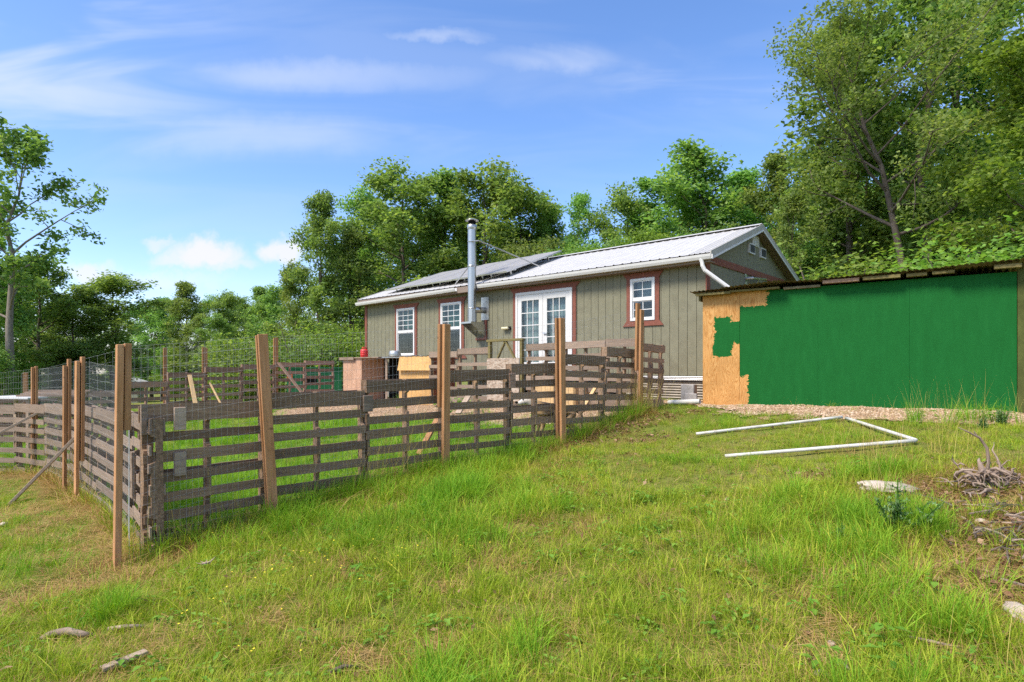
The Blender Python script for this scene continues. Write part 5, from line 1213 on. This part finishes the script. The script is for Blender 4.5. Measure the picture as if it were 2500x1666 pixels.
def scatter_gn(name, coll, P, idx, scl, label, cat, tilt=.15):
    r = np.random.default_rng(len(P)); n = len(P); m = bpy.data.meshes.new(name); m.vertices.add(n); m.vertices.foreach_set('co', np.asarray(P, np.float32).ravel())
    a = m.attributes.new('idx', 'INT', 'POINT'); a.data.foreach_set('value', np.asarray(idx, np.int32))
    rot = np.stack([r.normal(0, tilt, n), r.normal(0, tilt, n), r.uniform(0, 6.28, n)], 1).astype(np.float32)
    a = m.attributes.new('rot', 'FLOAT_VECTOR', 'POINT'); a.data.foreach_set('vector', rot.ravel())
    a = m.attributes.new('scl', 'FLOAT_VECTOR', 'POINT'); a.data.foreach_set('vector', np.repeat(np.asarray(scl, np.float32)[:, None], 3, 1).ravel())
    o = link(bpy.data.objects.new(name, m)); tag(o, label, cat, kind='stuff')
    g = bpy.data.node_groups.new(name, 'GeometryNodeTree'); g.interface.new_socket('Geometry', in_out='INPUT', socket_type='NodeSocketGeometry'); g.interface.new_socket('Geometry', in_out='OUTPUT', socket_type='NodeSocketGeometry')
    gi = g.nodes.new('NodeGroupInput'); go = g.nodes.new('NodeGroupOutput'); ip_ = g.nodes.new('GeometryNodeInstanceOnPoints'); ci = g.nodes.new('GeometryNodeCollectionInfo')
    ci.inputs['Collection'].default_value = coll; ci.inputs['Separate Children'].default_value = True; ci.inputs['Reset Children'].default_value = True
    def na(nm, ty): q = g.nodes.new('GeometryNodeInputNamedAttribute'); q.data_type = ty; q.inputs['Name'].default_value = nm; return q.outputs['Attribute']
    L = g.links.new
    L(gi.outputs[0], ip_.inputs['Points']); L(ci.outputs[0], ip_.inputs['Instance']); ip_.inputs['Pick Instance'].default_value = True
    L(na('idx', 'INT'), ip_.inputs['Instance Index']); L(na('rot', 'FLOAT_VECTOR'), ip_.inputs['Rotation']); L(na('scl', 'FLOAT_VECTOR'), ip_.inputs['Scale']); L(ip_.outputs[0], go.inputs[0])
    md = o.modifiers.new('scatter', 'NODES'); md.node_group = g; return o

# value noise for patchiness
_ng = np.random.default_rng(5).random((64, 64))
def vnoise(x, y, s):
    x = np.asarray(x) * s + 17.3; y = np.asarray(y) * s + 5.1; i = np.floor(x).astype(int); j = np.floor(y).astype(int); u = x - i; v = y - j; u = u * u * (3 - 2 * u); v = v * v * (3 - 2 * v)
    g = lambda a, b: _ng[a % 64, b % 64]
    return (g(i, j) * (1 - u) + g(i + 1, j) * u) * (1 - v) + (g(i, j + 1) * (1 - u) + g(i + 1, j + 1) * u) * v
def fnoise(x, y, s): return .6 * vnoise(x, y, s) + .27 * vnoise(x, y, s * 2.3) + .13 * vnoise(x, y, s * 5.1)

FENCE_YARD = [(-3.06, 5.0), (-2.36, 5.8), (-.8, 7.32), (.7, 8.45), (2.1, 9.95), (3.9, 12.2), (-5, 20.3), (-9.4, 14.6), (-11.6, 12.9), (-9.7, 10.6), (-7.7, 9.95), (-5.2, 7.5), (-4.4, 6.66)]
def hit(px, py): p = G(px, py); return p.x, p.y
# bare / strawy patches seen in the photograph: (pixel x, pixel y, radius metres, kind)
STRAW = [(*hit(60, 1160), .5), (*hit(150, 1200), .4), (*hit(90, 1290), .3), (*hit(235, 1300), .42), (*hit(260, 1340), .4), (*hit(20, 1260), .6), (*hit(215, 1260), .5), (*hit(60, 1460), .35), (*hit(330, 1385), .45), (*hit(520, 1300), .4),
         (*hit(660, 1520), .12), (*hit(1090, 1440), .1), (*hit(860, 1370), .1), (*hit(1440, 1290), .14), (*hit(1060, 1600), .12), (*hit(880, 1620), .14), (*hit(2010, 1470), .12), (*hit(1990, 1600), .13), (*hit(2060, 1530), .12)]
DEBRIS = [(*hit(2420, 1215), .62), (*hit(2290, 1215), .48), (*hit(2420, 1330), .46), (*hit(2470, 1410), .40), (*hit(2490, 1190), .5), (*hit(2460, 1280), .3)]
LITTER = [(*hit(1470, 1060), .55), (*hit(1540, 1040), .4), (*hit(1410, 1085), .35), (*hit(1620, 1020), .3), (*hit(1700, 1010), .25), (*hit(1990, 1165), .25), (*hit(1580, 1075), .3)]
PIPES = [(G(1700, 1070), G(2056, 1029)), (G(2056, 1029), G(2236, 1086)), (G(1770, 1124), G(2236, 1086))]
def near(x, y, L):
    d = np.zeros(np.shape(x))
    for a, b, r in L: d = np.maximum(d, np.clip(1.25 - np.hypot(x - a, y - b) / r, 0, 1))
    return d

LIB = library([
    (blades, (1, 24, .05, .13, .085, .55, .0056, 2), 'grass'), (blades, (2, 24, .06, .16, .085, .50, .0056, 2), 'grass'), (blades, (3, 20, .10, .24, .075, .55, .0054), 'grass'), (blades, (4, 22, .04, .10, .10, .75, .0052, 2), 'grass'),
    (blades, (5, 24, .14, .32, .06, .60, .0055), 'grass_lush'), (blades, (6, 24, .06, .15, .09, .5, .0058, 2), 'grass_lush'),
    (blades, (7, 18, .06, .18, .09, 1.1, .0040, 2), 'grass_dry'), (blades, (8, 16, .12, .30, .10, 1.6, .0036, 3, .55), 'grass_dry'),
    (leafy, (9, 16, .07, .042, .07), 'weed'), (leafy, (10, 12, .12, .055, .06), 'weed'), (blades, (11, 3, .30, .55, .03, .35, .0034, 4), 'grass_seed'), (blades, (12, 20, .03, .08, .11, .9, .0050, 2), 'grass_lush')])

def grass_field():
    r = np.random.default_rng(3); P = []; I = []; S = []
    bands = ((1.6, 3.4, 560), (3.4, 5.5, 420), (5.5, 8.5, 330), (8.5, 13, 120), (13, 22, 44))
    for y0, y1, den in bands:
        xm = .92 * y1 + .4; area = 2 * xm * (y1 - y0); n = int(area * den)
        x = r.uniform(-xm, xm, n); y = r.uniform(y0, y1, n); keep = (np.abs(x) < .92 * y + .4)
        yard = inpoly(x, y, FENCE_YARD); gr = inpoly(x, y, YARD_GRAVEL) | inpoly(x, y, STRIP_GRAVEL)
        st = near(x, y, STRAW); db = near(x, y, DEBRIS); lt = near(x, y, LITTER)
        pn = fnoise(x, y, .9); pm = fnoise(x + 40, y, 2.6)
        shed = ((x - SHED0.x) * SHY.x + (y - SHED0.y) * SHY.y) > -.03
        shed &= ((x - SHED0.x) * SHX.x + (y - SHED0.y) * SHX.y) > -.6
        house = ((x - 3.99) * .669 + (y - 12.3) * .743) > -.05
        keep &= ~(shed | house)
        keep &= ~(gr & (r.uniform(0, 1, n) < .965))
        keep &= r.uniform(0, 1, n) > np.maximum(.66 * st, np.maximum(.8 * db, .5 * lt))
        keep &= r.uniform(0, 1, n) < np.clip(.6 + 1.3 * (pm - .25), .45, 1)
        for (pa, pb) in PIPES:
            dx, dy = pb.x - pa.x, pb.y - pa.y; tt = np.clip(((x - pa.x) * dx + (y - pa.y) * dy) / (dx * dx + dy * dy), 0, 1)
            keep &= ~((np.hypot(x - pa.x - tt * dx, y - pa.y - tt * dy + .05) < .13) & (r.uniform(0, 1, n) < .7))
        x, y, yard, pn, pm, st, db, lt = (q[keep] for q in (x, y, yard, pn, pm, st, db, lt)); m = len(x)
        u = r.uniform(0, 1, m); idx = np.full(m, 0)
        idx = np.where(u < .30, 0, np.where(u < .52, 1, np.where(u < .68, 3, np.where(u < .71, 8, np.where(u < .72, 9, np.where(u < .79, 6, np.where(u < .85, 7, np.where(u < .93, 2, 11))))))))
        tall = (pn > .6) & (r.uniform(0, 1, m) < .4); idx = np.where(tall & (u < .8), np.where(u < .45, 2, 4), idx)
        dry = (pm < .33) & (r.uniform(0, 1, m) < .4); idx = np.where(dry, np.where(u < .5, 6, 7), idx)
        sd = r.uniform(0, 1, m) < np.where(x > 1.2, .006, .003); idx = np.where(sd, 10, idx)
        fz = np.maximum(st, np.maximum(db, lt)) > .15; idx = np.where(fz & (r.uniform(0, 1, m) < .6), np.where(u < .5, 6, 7), idx)
        idx = np.where(yard, np.where(u < .45, 5, np.where(u < .8, 11, np.where(u < .9, 0, 4))), idx)
        left = (x < -3.4) & ~yard; idx = np.where(left & (r.uniform(0, 1, m) < .55), np.where(u < .6, 11, np.where(u < .8, 5, 6)), idx)
        s = r.uniform(.7, 1.25, m) * (1 + .35 * np.clip(pn - .45, 0, 1) * 2); s *= np.where(left, .75, 1.0) * np.where(yard, .85, 1)
        s *= np.where((x > 1.0) & (y > 5.4), .6, 1.0) * np.where(yard, 1.0, .90)
        s *= {1.6: .85, 3.4: .92, 5.5: 1.0, 8.5: 1.1, 13: 1.35}[y0]
        P.append(np.stack([x, y, ground(x, y) - .006], 1)); I.append(idx); S.append(s)
    scatter('grass', LIB, np.concatenate(P), np.concatenate(I), np.concatenate(S), 'rough green grass with weeds and dry stems over the slope', 'grass')
grass_field()

def fringe():
    """tall dry stalks and weeds along the foot of the fences"""
    r = np.random.default_rng(8); P = []; I = []; S = []
    def along(p, q, n, nrm, wd, kinds, s0, s1):
        t = r.uniform(0, 1, n); x = p.x + (q.x - p.x) * t + nrm[0] * r.normal(0, wd, n); y = p.y + (q.y - p.y) * t + nrm[1] * r.normal(0, wd, n)
        P.append(np.stack([x, y, ground(x, y) - .01], 1)); I.append(r.choice(kinds, n)); S.append(r.uniform(s0, s1, n))
    for (a, b), n in zip(segs, (50, 130, 110, 90)):
        along(off(a, Vector(nf), .06), off(b, Vector(nf), .06), n * 2, nf, .09, [7, 6, 2, 4, 10, 6], .9, 1.6)
    for i in range(8): along(off(lp[i], Vector(nl), .06), off(lp[i + 1], Vector(nl), .06), 46, nl, .10, [7, 6, 6, 7, 2], .8, 1.5)
    for i in range(9): along(bp[i], bp[i + 1], 22, (.7, -.7), .12, [2, 4, 9, 6], .9, 1.6)
    a, b = D2.lerp(E_, .45), E_; along(off(a, Vector(nf), .05), off(b, Vector(nf), .05), 70, nf, .05, [7, 10, 6, 7], 1.5, 2.4)
    for i in (3, 4, 5): along(off(lp[i], Vector(nl), .10), off(lp[i + 1], Vector(nl), .10), 34, nl, .06, [7, 6, 10], 1.6, 2.6)
    for px, py, n in ((545, 1600, 5), (1690, 1545, 5), (1735, 1350, 4), (1020, 1160, 4), (1800, 1290, 3), (2120, 1180, 5), (2290, 1110, 8), (2370, 1090, 8), (1500, 1250, 3)):
        a = Vector(hit(px, py)); along(a, a + Vector((.08, .05)), n, (.6, .8), .04, [10], 1.1, 1.7)
    c = Vector((2.05, 9.72)); along(c + Vector((-.15, -.12)), c + Vector((.3, .2)), 130, (.7, -.7), .09, [7, 10, 10], 1.0, 1.7)
    c = Vector(hit(1090, 1160)); along(c, c + Vector((.3, .2)), 16, (.7, -.7), .06, [10, 7], 1.0, 1.6)
    a, b = Vector(hit(1750, 1012)), Vector(hit(2450, 1045)); along(a, b, 60, (0, 1), .08, [6, 8, 10, 11], .5, .8)
    a, b = Vector(hit(2200, 1030)), Vector(hit(2490, 1030)); along(a, b, 34, (0, 1), .12, [10, 10, 9, 4], 1.0, 1.5)
    a, b = Vector(hit(2000, 1100)), Vector(hit(2480, 1130)); along(a, b, 50, (0, 1), .3, [10, 10, 7], .9, 1.4)
    a, b = Vector(hit(1000, 1180)), Vector(hit(1300, 1130)); along(a, b, 150, (0, 1), .3, [4, 2, 2], .9, 1.35)
    a, b = Vector(hit(1050, 1230)), Vector(hit(1180, 1210)); along(a, b, 90, (0, 1), .25, [4, 4, 2], 1.0, 1.4)
    for px, py, n in ((240, 1520, 26), (1250, 1610, 12), (2080, 1300, 22), (2330, 1560, 14), (1880, 1420, 12), (2230, 1320, 30)):
        a = Vector(hit(px, py)); along(a, a + Vector((.15, .1)), n, (.6, .8), .09, [4, 2, 4], .8, 1.1)
    scatter('tall_grass', LIB, np.concatenate(P), np.concatenate(I), np.concatenate(S), 'dry stalks and tall weeds along the foot of the fences', 'tall grass', .12)
fringe()

def straw_mat():
    r = np.random.default_rng(12); V = []; F = []; A = []
    def strand(x, y, l, w_):
        a = r.uniform(0, 6.28); z = gzv(x, y); d = np.array([math.cos(a), math.sin(a), r.normal(0, .12)]) * l / 2; q = np.array([-math.sin(a), math.cos(a), 0]) * w_ / 2; p = np.array([x, y, z + r.uniform(.004, .035)]); n0 = len(V)
        V.extend([p - d - q, p - d + q, p + d + q, p + d - q]); F.append((n0, n0 + 1, n0 + 2, n0 + 3)); A.append(r.uniform(0, 1))
    pts = []
    for (a, b, rad) in STRAW:
        n = int(2000 * rad * rad) + 30; t = r.uniform(0, 6.28, n); q = rad * np.sqrt(r.uniform(0, 1, n)); pts.append(np.stack([a + q * np.cos(t), b + q * np.sin(t)], 1))
    for (a, b, rad) in DEBRIS:
        n = int(1500 * rad * rad) + 80; t = r.uniform(0, 6.28, n); q = rad * np.sqrt(r.uniform(0, 1, n)); pts.append(np.stack([a + q * np.cos(t), b + q * np.sin(t)], 1))
    n = 5200; x = r.uniform(-4.5, 4.5, n); y = r.uniform(2, 8, n); pts.append(np.stack([x, y], 1))
    for i in range(8):
        t = r.uniform(0, 1, 260); pts.append(np.stack([lp[i].x + (lp[i + 1].x - lp[i].x) * t - .13 + r.normal(0, .12, 260), lp[i].y + (lp[i + 1].y - lp[i].y) * t - .12 + r.normal(0, .12, 260)], 1))
    Q = np.concatenate(pts); Q = Q[~inpoly(Q[:, 0], Q[:, 1], FENCE_YARD)]; Z = ground(Q[:, 0], Q[:, 1])
    L = r.uniform(.05, .20, len(Q)); W = r.uniform(.002, .0045, len(Q)); a = r.uniform(0, 6.28, len(Q))
    d = np.stack([np.cos(a), np.sin(a), r.normal(0, .12, len(Q))], 1) * (L / 2)[:, None]; q = np.stack([-np.sin(a), np.cos(a), 0 * a], 1) * (W / 2)[:, None]
    p = np.stack([Q[:, 0], Q[:, 1], Z + r.uniform(.004, .04, len(Q))], 1)
    Vv = np.stack([p - d - q, p - d + q, p + d + q, p + d - q], 1).reshape(-1, 3)
    m = numesh('straw', Vv, np.arange(len(Vv)).reshape(-1, 4), MT['grass_dry'], r.uniform(0, 1, len(Q)))
    tag(link(bpy.data.objects.new('straw', m)), 'dry straw lying along the left fence and in bare patches', 'straw', kind='stuff')
straw_mat()

def leaf_litter():
    r = np.random.default_rng(14); pts = []
    for (a, b, rad) in LITTER + DEBRIS:
        n = int(600 * rad * rad) + 40; t = r.uniform(0, 6.28, n); q = rad * np.sqrt(r.uniform(0, 1, n)) * r.uniform(.6, 1.2, n); pts.append(np.stack([a + q * np.cos(t), b + q * np.sin(t)], 1))
    n = 500; pts.append(np.stack([r.uniform(-3.5, 4.5, n), r.uniform(2, 8, n)], 1))
    Q = np.concatenate(pts); Q = Q[~inpoly(Q[:, 0], Q[:, 1], FENCE_YARD)]; n = len(Q); Z = ground(Q[:, 0], Q[:, 1]); P = np.stack([Q[:, 0], Q[:, 1], Z + r.uniform(.006, .05, n)], 1)
    up = r.normal(0, .4, (n, 3)) + np.array([0, 0, 1]); up /= np.linalg.norm(up, axis=1)[:, None]; a = r.normal(0, 1, (n, 3)); a -= up * (a * up).sum(1)[:, None]; a /= np.linalg.norm(a, axis=1)[:, None]; b = np.cross(up, a); s = r.uniform(.014, .036, n)[:, None]
    V = np.stack([P - a * s, P + b * s * .5 + up * s * .25, P + a * s, P - b * s * .5 + up * s * .2], 1).reshape(-1, 3)
    m = numesh('leaf_litter', V, np.arange(4 * n).reshape(-1, 4), make_leaf('litter', (.10, .05, .025), (.24, .13, .065), (.42, .27, .16), .1), r.uniform(0, 1, n))
    tag(link(bpy.data.objects.new('leaf_litter', m)), 'brown dead leaves strewn by the fence and the brush pile', 'leaves', kind='stuff')
leaf_litter()

def pebble_field():
    r = np.random.default_rng(15); c = bpy.data.collections.new('pebbles')
    for k in range(6):
        bm = bmesh.new(); bmesh.ops.create_icosphere(bm, subdivisions=1, radius=1)
        for v in bm.verts: v.co = Vector((v.co.x * r.uniform(.8, 1.3), v.co.y * r.uniform(.7, 1.1), v.co.z * r.uniform(.45, .7)))
        m = bpy.data.meshes.new('pebble'); bm.to_mesh(m); bm.free(); m.materials.append(PEB); a = m.attributes.new('rnd', 'FLOAT', 'FACE'); c.objects.link(bpy.data.objects.new('pebble_%d' % k, m))
    P = []; S = []
    for poly, den in ((STRIP_GRAVEL, 900), (YARD_GRAVEL, 260)):
        a = np.array(poly); lo, hi = a.min(0), a.max(0); n = int((hi - lo).prod() * den); x = r.uniform(lo[0], hi[0], n); y = r.uniform(lo[1], hi[1], n)
        k = inpoly(x + .15 * np.sin(y * 7), y + .1 * np.sin(x * 9), poly); x, y = x[k], y[k]; P.append(np.stack([x, y, ground(x, y) + .016], 1)); S.append(r.uniform(.007, .02, len(x)))
    P = np.concatenate(P); scatter_gn('gravel_stones', c, P, r.integers(0, 6, len(P)), np.concatenate(S), 'tan crushed gravel along the shed and in the yard', 'gravel', .3)
m_, t_2, o_2 = newmat('pebble_stone'); oi_ = N(t_2, 'ShaderNodeObjectInfo').outputs['Random']
principled(t_2, o_2, ramp(t_2, oi_, [(0, (.26, .155, .080)), (.35, (.42, .275, .16)), (.7, (.52, .37, .235)), (1, (.60, .47, .34))]), .9, 0, .2); PEB = m_
pebble_field()

# ---- white pipe frame lying in the grass
def pipe(name, p, q, label, r=.020):
    p, q = Vector(p), Vector(q); n = 9; pts = []
    for i in range(n):
        c = p.lerp(q, i / (n - 1)); c.z = max(c.z, gz(c.x, c.y) + r + .012); pts.append(c)
    z0, z1 = pts[0].z, pts[-1].z
    lift = max(gz(c.x, c.y) + r - (z0 + (z1 - z0) * i / (n - 1)) for i, c in enumerate(pts))
    for i, c in enumerate(pts): c.z = z0 + (z1 - z0) * i / (n - 1) + max(0, lift) * .8 + .012
    m = MB(); m.tube(pts, r, 10); return tag(m.build(name, MT['pvc'], smooth=True), label, 'pipe', 'white pipes lying in the grass')
c1, c2, c3, c4 = G(1700, 1070), G(2056, 1029), G(2236, 1086), G(1770, 1124)
pipe('plastic_pipe', c1, c2, 'white plastic pipe in the grass nearest the green shed'); pipe('plastic_pipe', c2 + Vector((.03, -.04, 0)), c3, 'short white plastic pipe joining the two long ones on the right')
pipe('plastic_pipe', c4, c3 + Vector((-.02, -.02, .03)), 'white plastic pipe in the grass nearest the camera')

# ---- root stump, rocks, sticks, thistles
def gnarl(seed, base, n, length, r0, mat='driftwood', upb=.3):
    r = random.Random(seed); m = MB()
    for i in range(n):
        a = r.uniform(0, 6.28); d = Vector((math.cos(a), math.sin(a), r.uniform(-.25, .9) * upb * 2)).normalized(); p = Vector((0, 0, .06)); pts = [p]; L = length * r.uniform(.4, 1.1)
        for k in range(5): d = (d + Vector((r.gauss(0, .35), r.gauss(0, .35), r.gauss(0, .25)))).normalized(); p = p + d * L / 5; p.z = max(p.z, .0); pts.append(p.copy())
        q = r0 * r.uniform(.5, 1.2); m.tube(pts, [q, q * .85, q * .65, q * .5, q * .3, q * .12], 6)
    return m
def build_stump():
    b = G(2400, 1200); S = thing('root_stump', 'grey uprooted stump with tangled roots on the brush pile', 'stump', (b.x, b.y, b.z + .03))
    r = random.Random(11)
    for nm, n, rad, thick, h in (('roots', 46, .24, .011, .16), ('core', 14, .12, .026, .14), ('root_tuft', 34, .13, .006, .13)):
        m = MB()
        for i in range(n):
            c = Vector((r.gauss(0, rad * .45), r.gauss(0, rad * .35), r.uniform(.02, h))); c += Vector((.17, .03, .02)) if nm == 'root_tuft' else Vector((0, 0, 0))
            d = Vector((r.gauss(0, 1), r.gauss(0, .8), r.gauss(0, .55))).normalized(); pts = [c]; L = rad * r.uniform(.5, 1.5)
            for k_ in range(6): d = (d + Vector((r.gauss(0, .55), r.gauss(0, .55), r.gauss(-.12, .45)))).normalized(); c = c + d * L / 6; c.z = max(c.z, .005); pts.append(c.copy())
            q = thick * r.uniform(.5, 1.25); m.tube(pts, [q * .8, q, q * .9, q * .75, q * .55, q * .35, q * .15], 6)
        m.build(nm, MT['driftwood'], S, smooth=True)
    m = MB(); m.tube([(.02, 0, .05), (.045, 0, .20), (.03, 0, .31), (-.02, .01, .39), (-.10, .01, .43), (-.18, .02, .47)], [.013, .012, .011, .009, .006, .003], 7); m.tube([(-.03, .01, .39), (-.04, .03, .425), (-.055, .02, .44)], [.007, .005, .002], 5); m.build('branch', MT['driftwood'], S, smooth=True)
build_stump()
rs = random.Random(5)
for k in range(54):
    px, py = rs.choice(((2440, 1320), (2400, 1235), (2460, 1400), (2350, 1240), (2470, 1260), (2390, 1300), (2480, 1350))); px += rs.gauss(0, 35); py += rs.gauss(0, 25)
    g = G(px, py); a = rs.uniform(-1.6, 1.6); l = rs.uniform(.15, .62); d = Vector((math.cos(a), math.sin(a), 0)) * l; dz = rs.uniform(.02, .07)
    m = MB(); m.tube([(0, 0, dz), d * .33 + Vector((0, .02 * rs.gauss(0, 1), dz + .02)), d * .7 + Vector((0, .02 * rs.gauss(0, 1), dz + .015)), d + Vector((0, 0, dz - .01))], [.006, .0055, .004, .002], 5)
    tag(m.build('stick', MT['bark' if k % 3 else 'driftwood'], None, loc=g), 'dry stick lying in the brush pile at the right', 'stick', 'sticks of the brush pile')
def rock(px, py, sx, sy, sz, label, seed, group=None, mat='rock'):
    r = np.random.default_rng(seed); bm = bmesh.new(); bmesh.ops.create_icosphere(bm, subdivisions=3, radius=1)
    k = r.normal(0, 1, (5, 3)); k /= np.linalg.norm(k, axis=1)[:, None]
    for v in bm.verts:
        n = v.co.normalized(); f = 1.0
        for q in k: f = min(f, .72 / max(.05, n.dot(Vector(q))) if n.dot(Vector(q)) > .3 else 1.0)
        f += .05 * math.sin(n.x * 9 + seed) * math.sin(n.y * 11) + .03 * math.sin(n.z * 23 + n.x * 17); v.co = Vector((n.x * sx * f, n.y * sy * f, n.z * sz * f))
    m = bpy.data.meshes.new('rock'); bm.to_mesh(m); bm.free(); m.materials.append(MT[mat]); o = link(bpy.data.objects.new('rock', m)); p = G(px, py); o.location = (p.x, p.y, p.z + sz * .25); o.rotation_euler = (.1, -.06, seed); return tag(o, label, 'rock', group)
rock(2165, 1198, .26, .17, .06, 'flat pale rock slab behind the thistle', 3); rock(2488, 1508, .09, .07, .05, 'pale rock cut by the right edge near the bottom', 8); rock(2395, 1280, .05, .04, .03, 'small pale stone below the root stump', 5); rock(2470, 1265, .045, .04, .03, 'small pale stone right of the root stump', 6)
for i, (px, py, s) in enumerate(((2030, 1575, .022), (2060, 1632, .028), (2005, 1650, .03), (1775, 1222, .025), (5, 1285, .06))): rock(px, py, s, s * .8, s * .6, ('pale stone half sunk in the grass of the foreground'), 20 + i, 'stones in the foreground grass')
# fallen log and cut board at the lower left
g = G(170, 1562); m = MB(); m.tube([(-.16, -.03, .01), (-.10, 0, .035), (-.02, .01, .045), (.08, 0, .03), (.13, .01, .025)], [.012, .021, .023, .019, .009], 8); m.tube([(-.10, 0, .03), (-.17, .04, .015)], [.02, .01], 6)
tag(m.build('fallen_log', MT['driftwood'], None, loc=g, smooth=True), 'broken grey-brown log lying in the grass at the lower left', 'log')
g = G(305, 1545); m = MB(); m.tube([(-.10, 0, .02), (0, .01, .03), (.10, .03, .025)], [.012, .013, .008], 6); tag(m.build('stick', MT['driftwood'], None, loc=g, smooth=True), 'thin stick right of the broken log', 'stick')
p, q = G(248, 1650), G(358, 1610); p.z += .03; q.z += .04; plank('board_offcut', p, q, 'pale cut board lying in the grass near the bottom left corner', 'board_tan', .05, .022)
g = G(505, 1395); gn = gnarl(9, g, 7, .09, .012); tag(gn.build('driftwood_chunk', MT['driftwood'], None, loc=g, smooth=True), 'small rotten wood chunk in the grass before the corner', 'wood')
p, q = G(800, 1660), G(880, 1640); p.z += .03; q.z += .02; m = MB(); m.tube([p, (p + q) / 2 + Vector((0, 0, .02)), q], [.012, .01, .006], 6); tag(m.build('stick', MT['bark'], smooth=True), 'dark stick at the bottom edge left of centre', 'stick')
for (xa, ya, xb, yb, h, lab) in ((2210, 1570, 2340, 1600, .03, 'grey stick in the grass at the lower right'), ):
    p, q = G(xa, ya), G(xb, yb); p.z += h; q.z += h; m = MB(); m.tube([p, (p + q) / 2, q], [.006, .008, .004], 6); tag(m.build('stick', MT['driftwood'], smooth=True), lab, 'stick')
def thistle(px, py, h, label, seed):
    r = np.random.default_rng(seed); g = G(px, py); T = thing('thistle', label, 'plant', (g.x, g.y, g.z)); mb = MB(); V = []; F = []; A = []
    stems = [((0, 0), h)] + [((r.normal(0, .4), r.normal(0, .4)), h * r.uniform(.45, .75)) for _ in range(6)]
    for (dx, dy), hh in stems:
        pts = [Vector((0, 0, 0)), Vector((dx * hh * .4, dy * hh * .4, hh * .5)), Vector((dx * hh * .7, dy * hh * .7, hh))]; mb.tube(pts, [.009, .007, .004], 5)
        for k in range(30):
            t = r.uniform(.05, 1); p = np.array(pts[0].lerp(pts[1], t * 2) if t < .5 else pts[1].lerp(pts[2], t * 2 - 1)); a = r.uniform(0, 6.28); l = h * r.uniform(.12, .30) * (1.15 - .75 * t)
            d = np.array([math.cos(a), math.sin(a), r.uniform(.1, .8)]); d /= np.linalg.norm(d); s = np.cross(d, [0, 0, 1]); s /= np.linalg.norm(s); w_ = l * .14
            # spiny lobed leaf: midrib with side teeth
            for j in range(5):
                f = j / 5; c0 = p + d * l * f; c1 = p + d * l * (f + .22)
                for sg in (-1, 1): n0 = len(V); V += [c0, c1, c0 + d * l * .10 + s * sg * w_ * (2.2 - 1.6 * f) + np.array([0, 0, r.normal(0, .01)])]; F.append((n0, n0 + 1, n0 + 2)); A.append(r.uniform(0, 1))
    me = numesh('leaves', np.array(V), np.array(F), MT['thistle'], A); link(bpy.data.objects.new('leaves', me), T); mb.build('stems', MT['weed'], T)
thistle(2192, 1312, .38, 'tall spiny thistle in front of the flat pale rock', 3); thistle(2055, 1330, .14, 'small blue-green thistle left of the tall one', 4); thistle(2400, 1050, .22, 'dark leafy weed at the right foot of the green shed', 6)
thistle(2445, 1040, .26, 'bushy weed before the right corner of the green shed', 7)
for i, (px, py, h, lab) in enumerate(((1105, 990, .30, 'green weed behind the front fence left of the pale board'), (1145, 985, .38, 'taller green weed beside the pale propped board'), (880, 985, .22, 'small green weed at the foot of the plywood coop'), (1080, 985, .25, 'green weed right of the yellow hutch'))):
    x, y = (px - 1250) / FPX * (12.6, 12.4, 17.2, 14)[i], (12.6, 12.4, 17.2, 14)[i]; V, F, A = leafy(40 + i, 60, h, .09, h * .7); o = clump_obj('weed', V, F, A, MT['weed']); link(o); o.location = (x, y, gz(x, y)); tag(o, lab, 'plant')
def flowers():
    r = np.random.default_rng(31); V = []; F = []
    for (px, py, n, s) in ((700, 1420, 22, 90), (830, 1400, 8, 60), (470, 1560, 8, 60), (1100, 1380, 10, 60), (960, 1380, 14, 60), (1990, 1240, 2, 20), (560, 1500, 6, 60), (640, 1650, 4, 40)):
        for _ in range(n):
            g = G(px + r.normal(0, s), min(1664, py + r.normal(0, s * .45))); c = np.array(g) + np.array([0, 0, r.uniform(.08, .17)]); b = len(V); V.append(c + np.array([0, 0, .002]))
            for k in range(5): a = 1.257 * k + r.uniform(0, .3); V.append(c + .0065 * np.array([math.cos(a), math.sin(a), r.normal(0, .3)]))
            for k in range(5): F.append((b, b + 1 + k, b + 1 + (k + 1) % 5))
    me = numesh('yellow_flowers', np.array(V), np.array(F), MT['flower']); tag(link(bpy.data.objects.new('yellow_flowers', me)), 'tiny yellow flowers dotted through the grass', 'flowers', kind='stuff')
flowers()
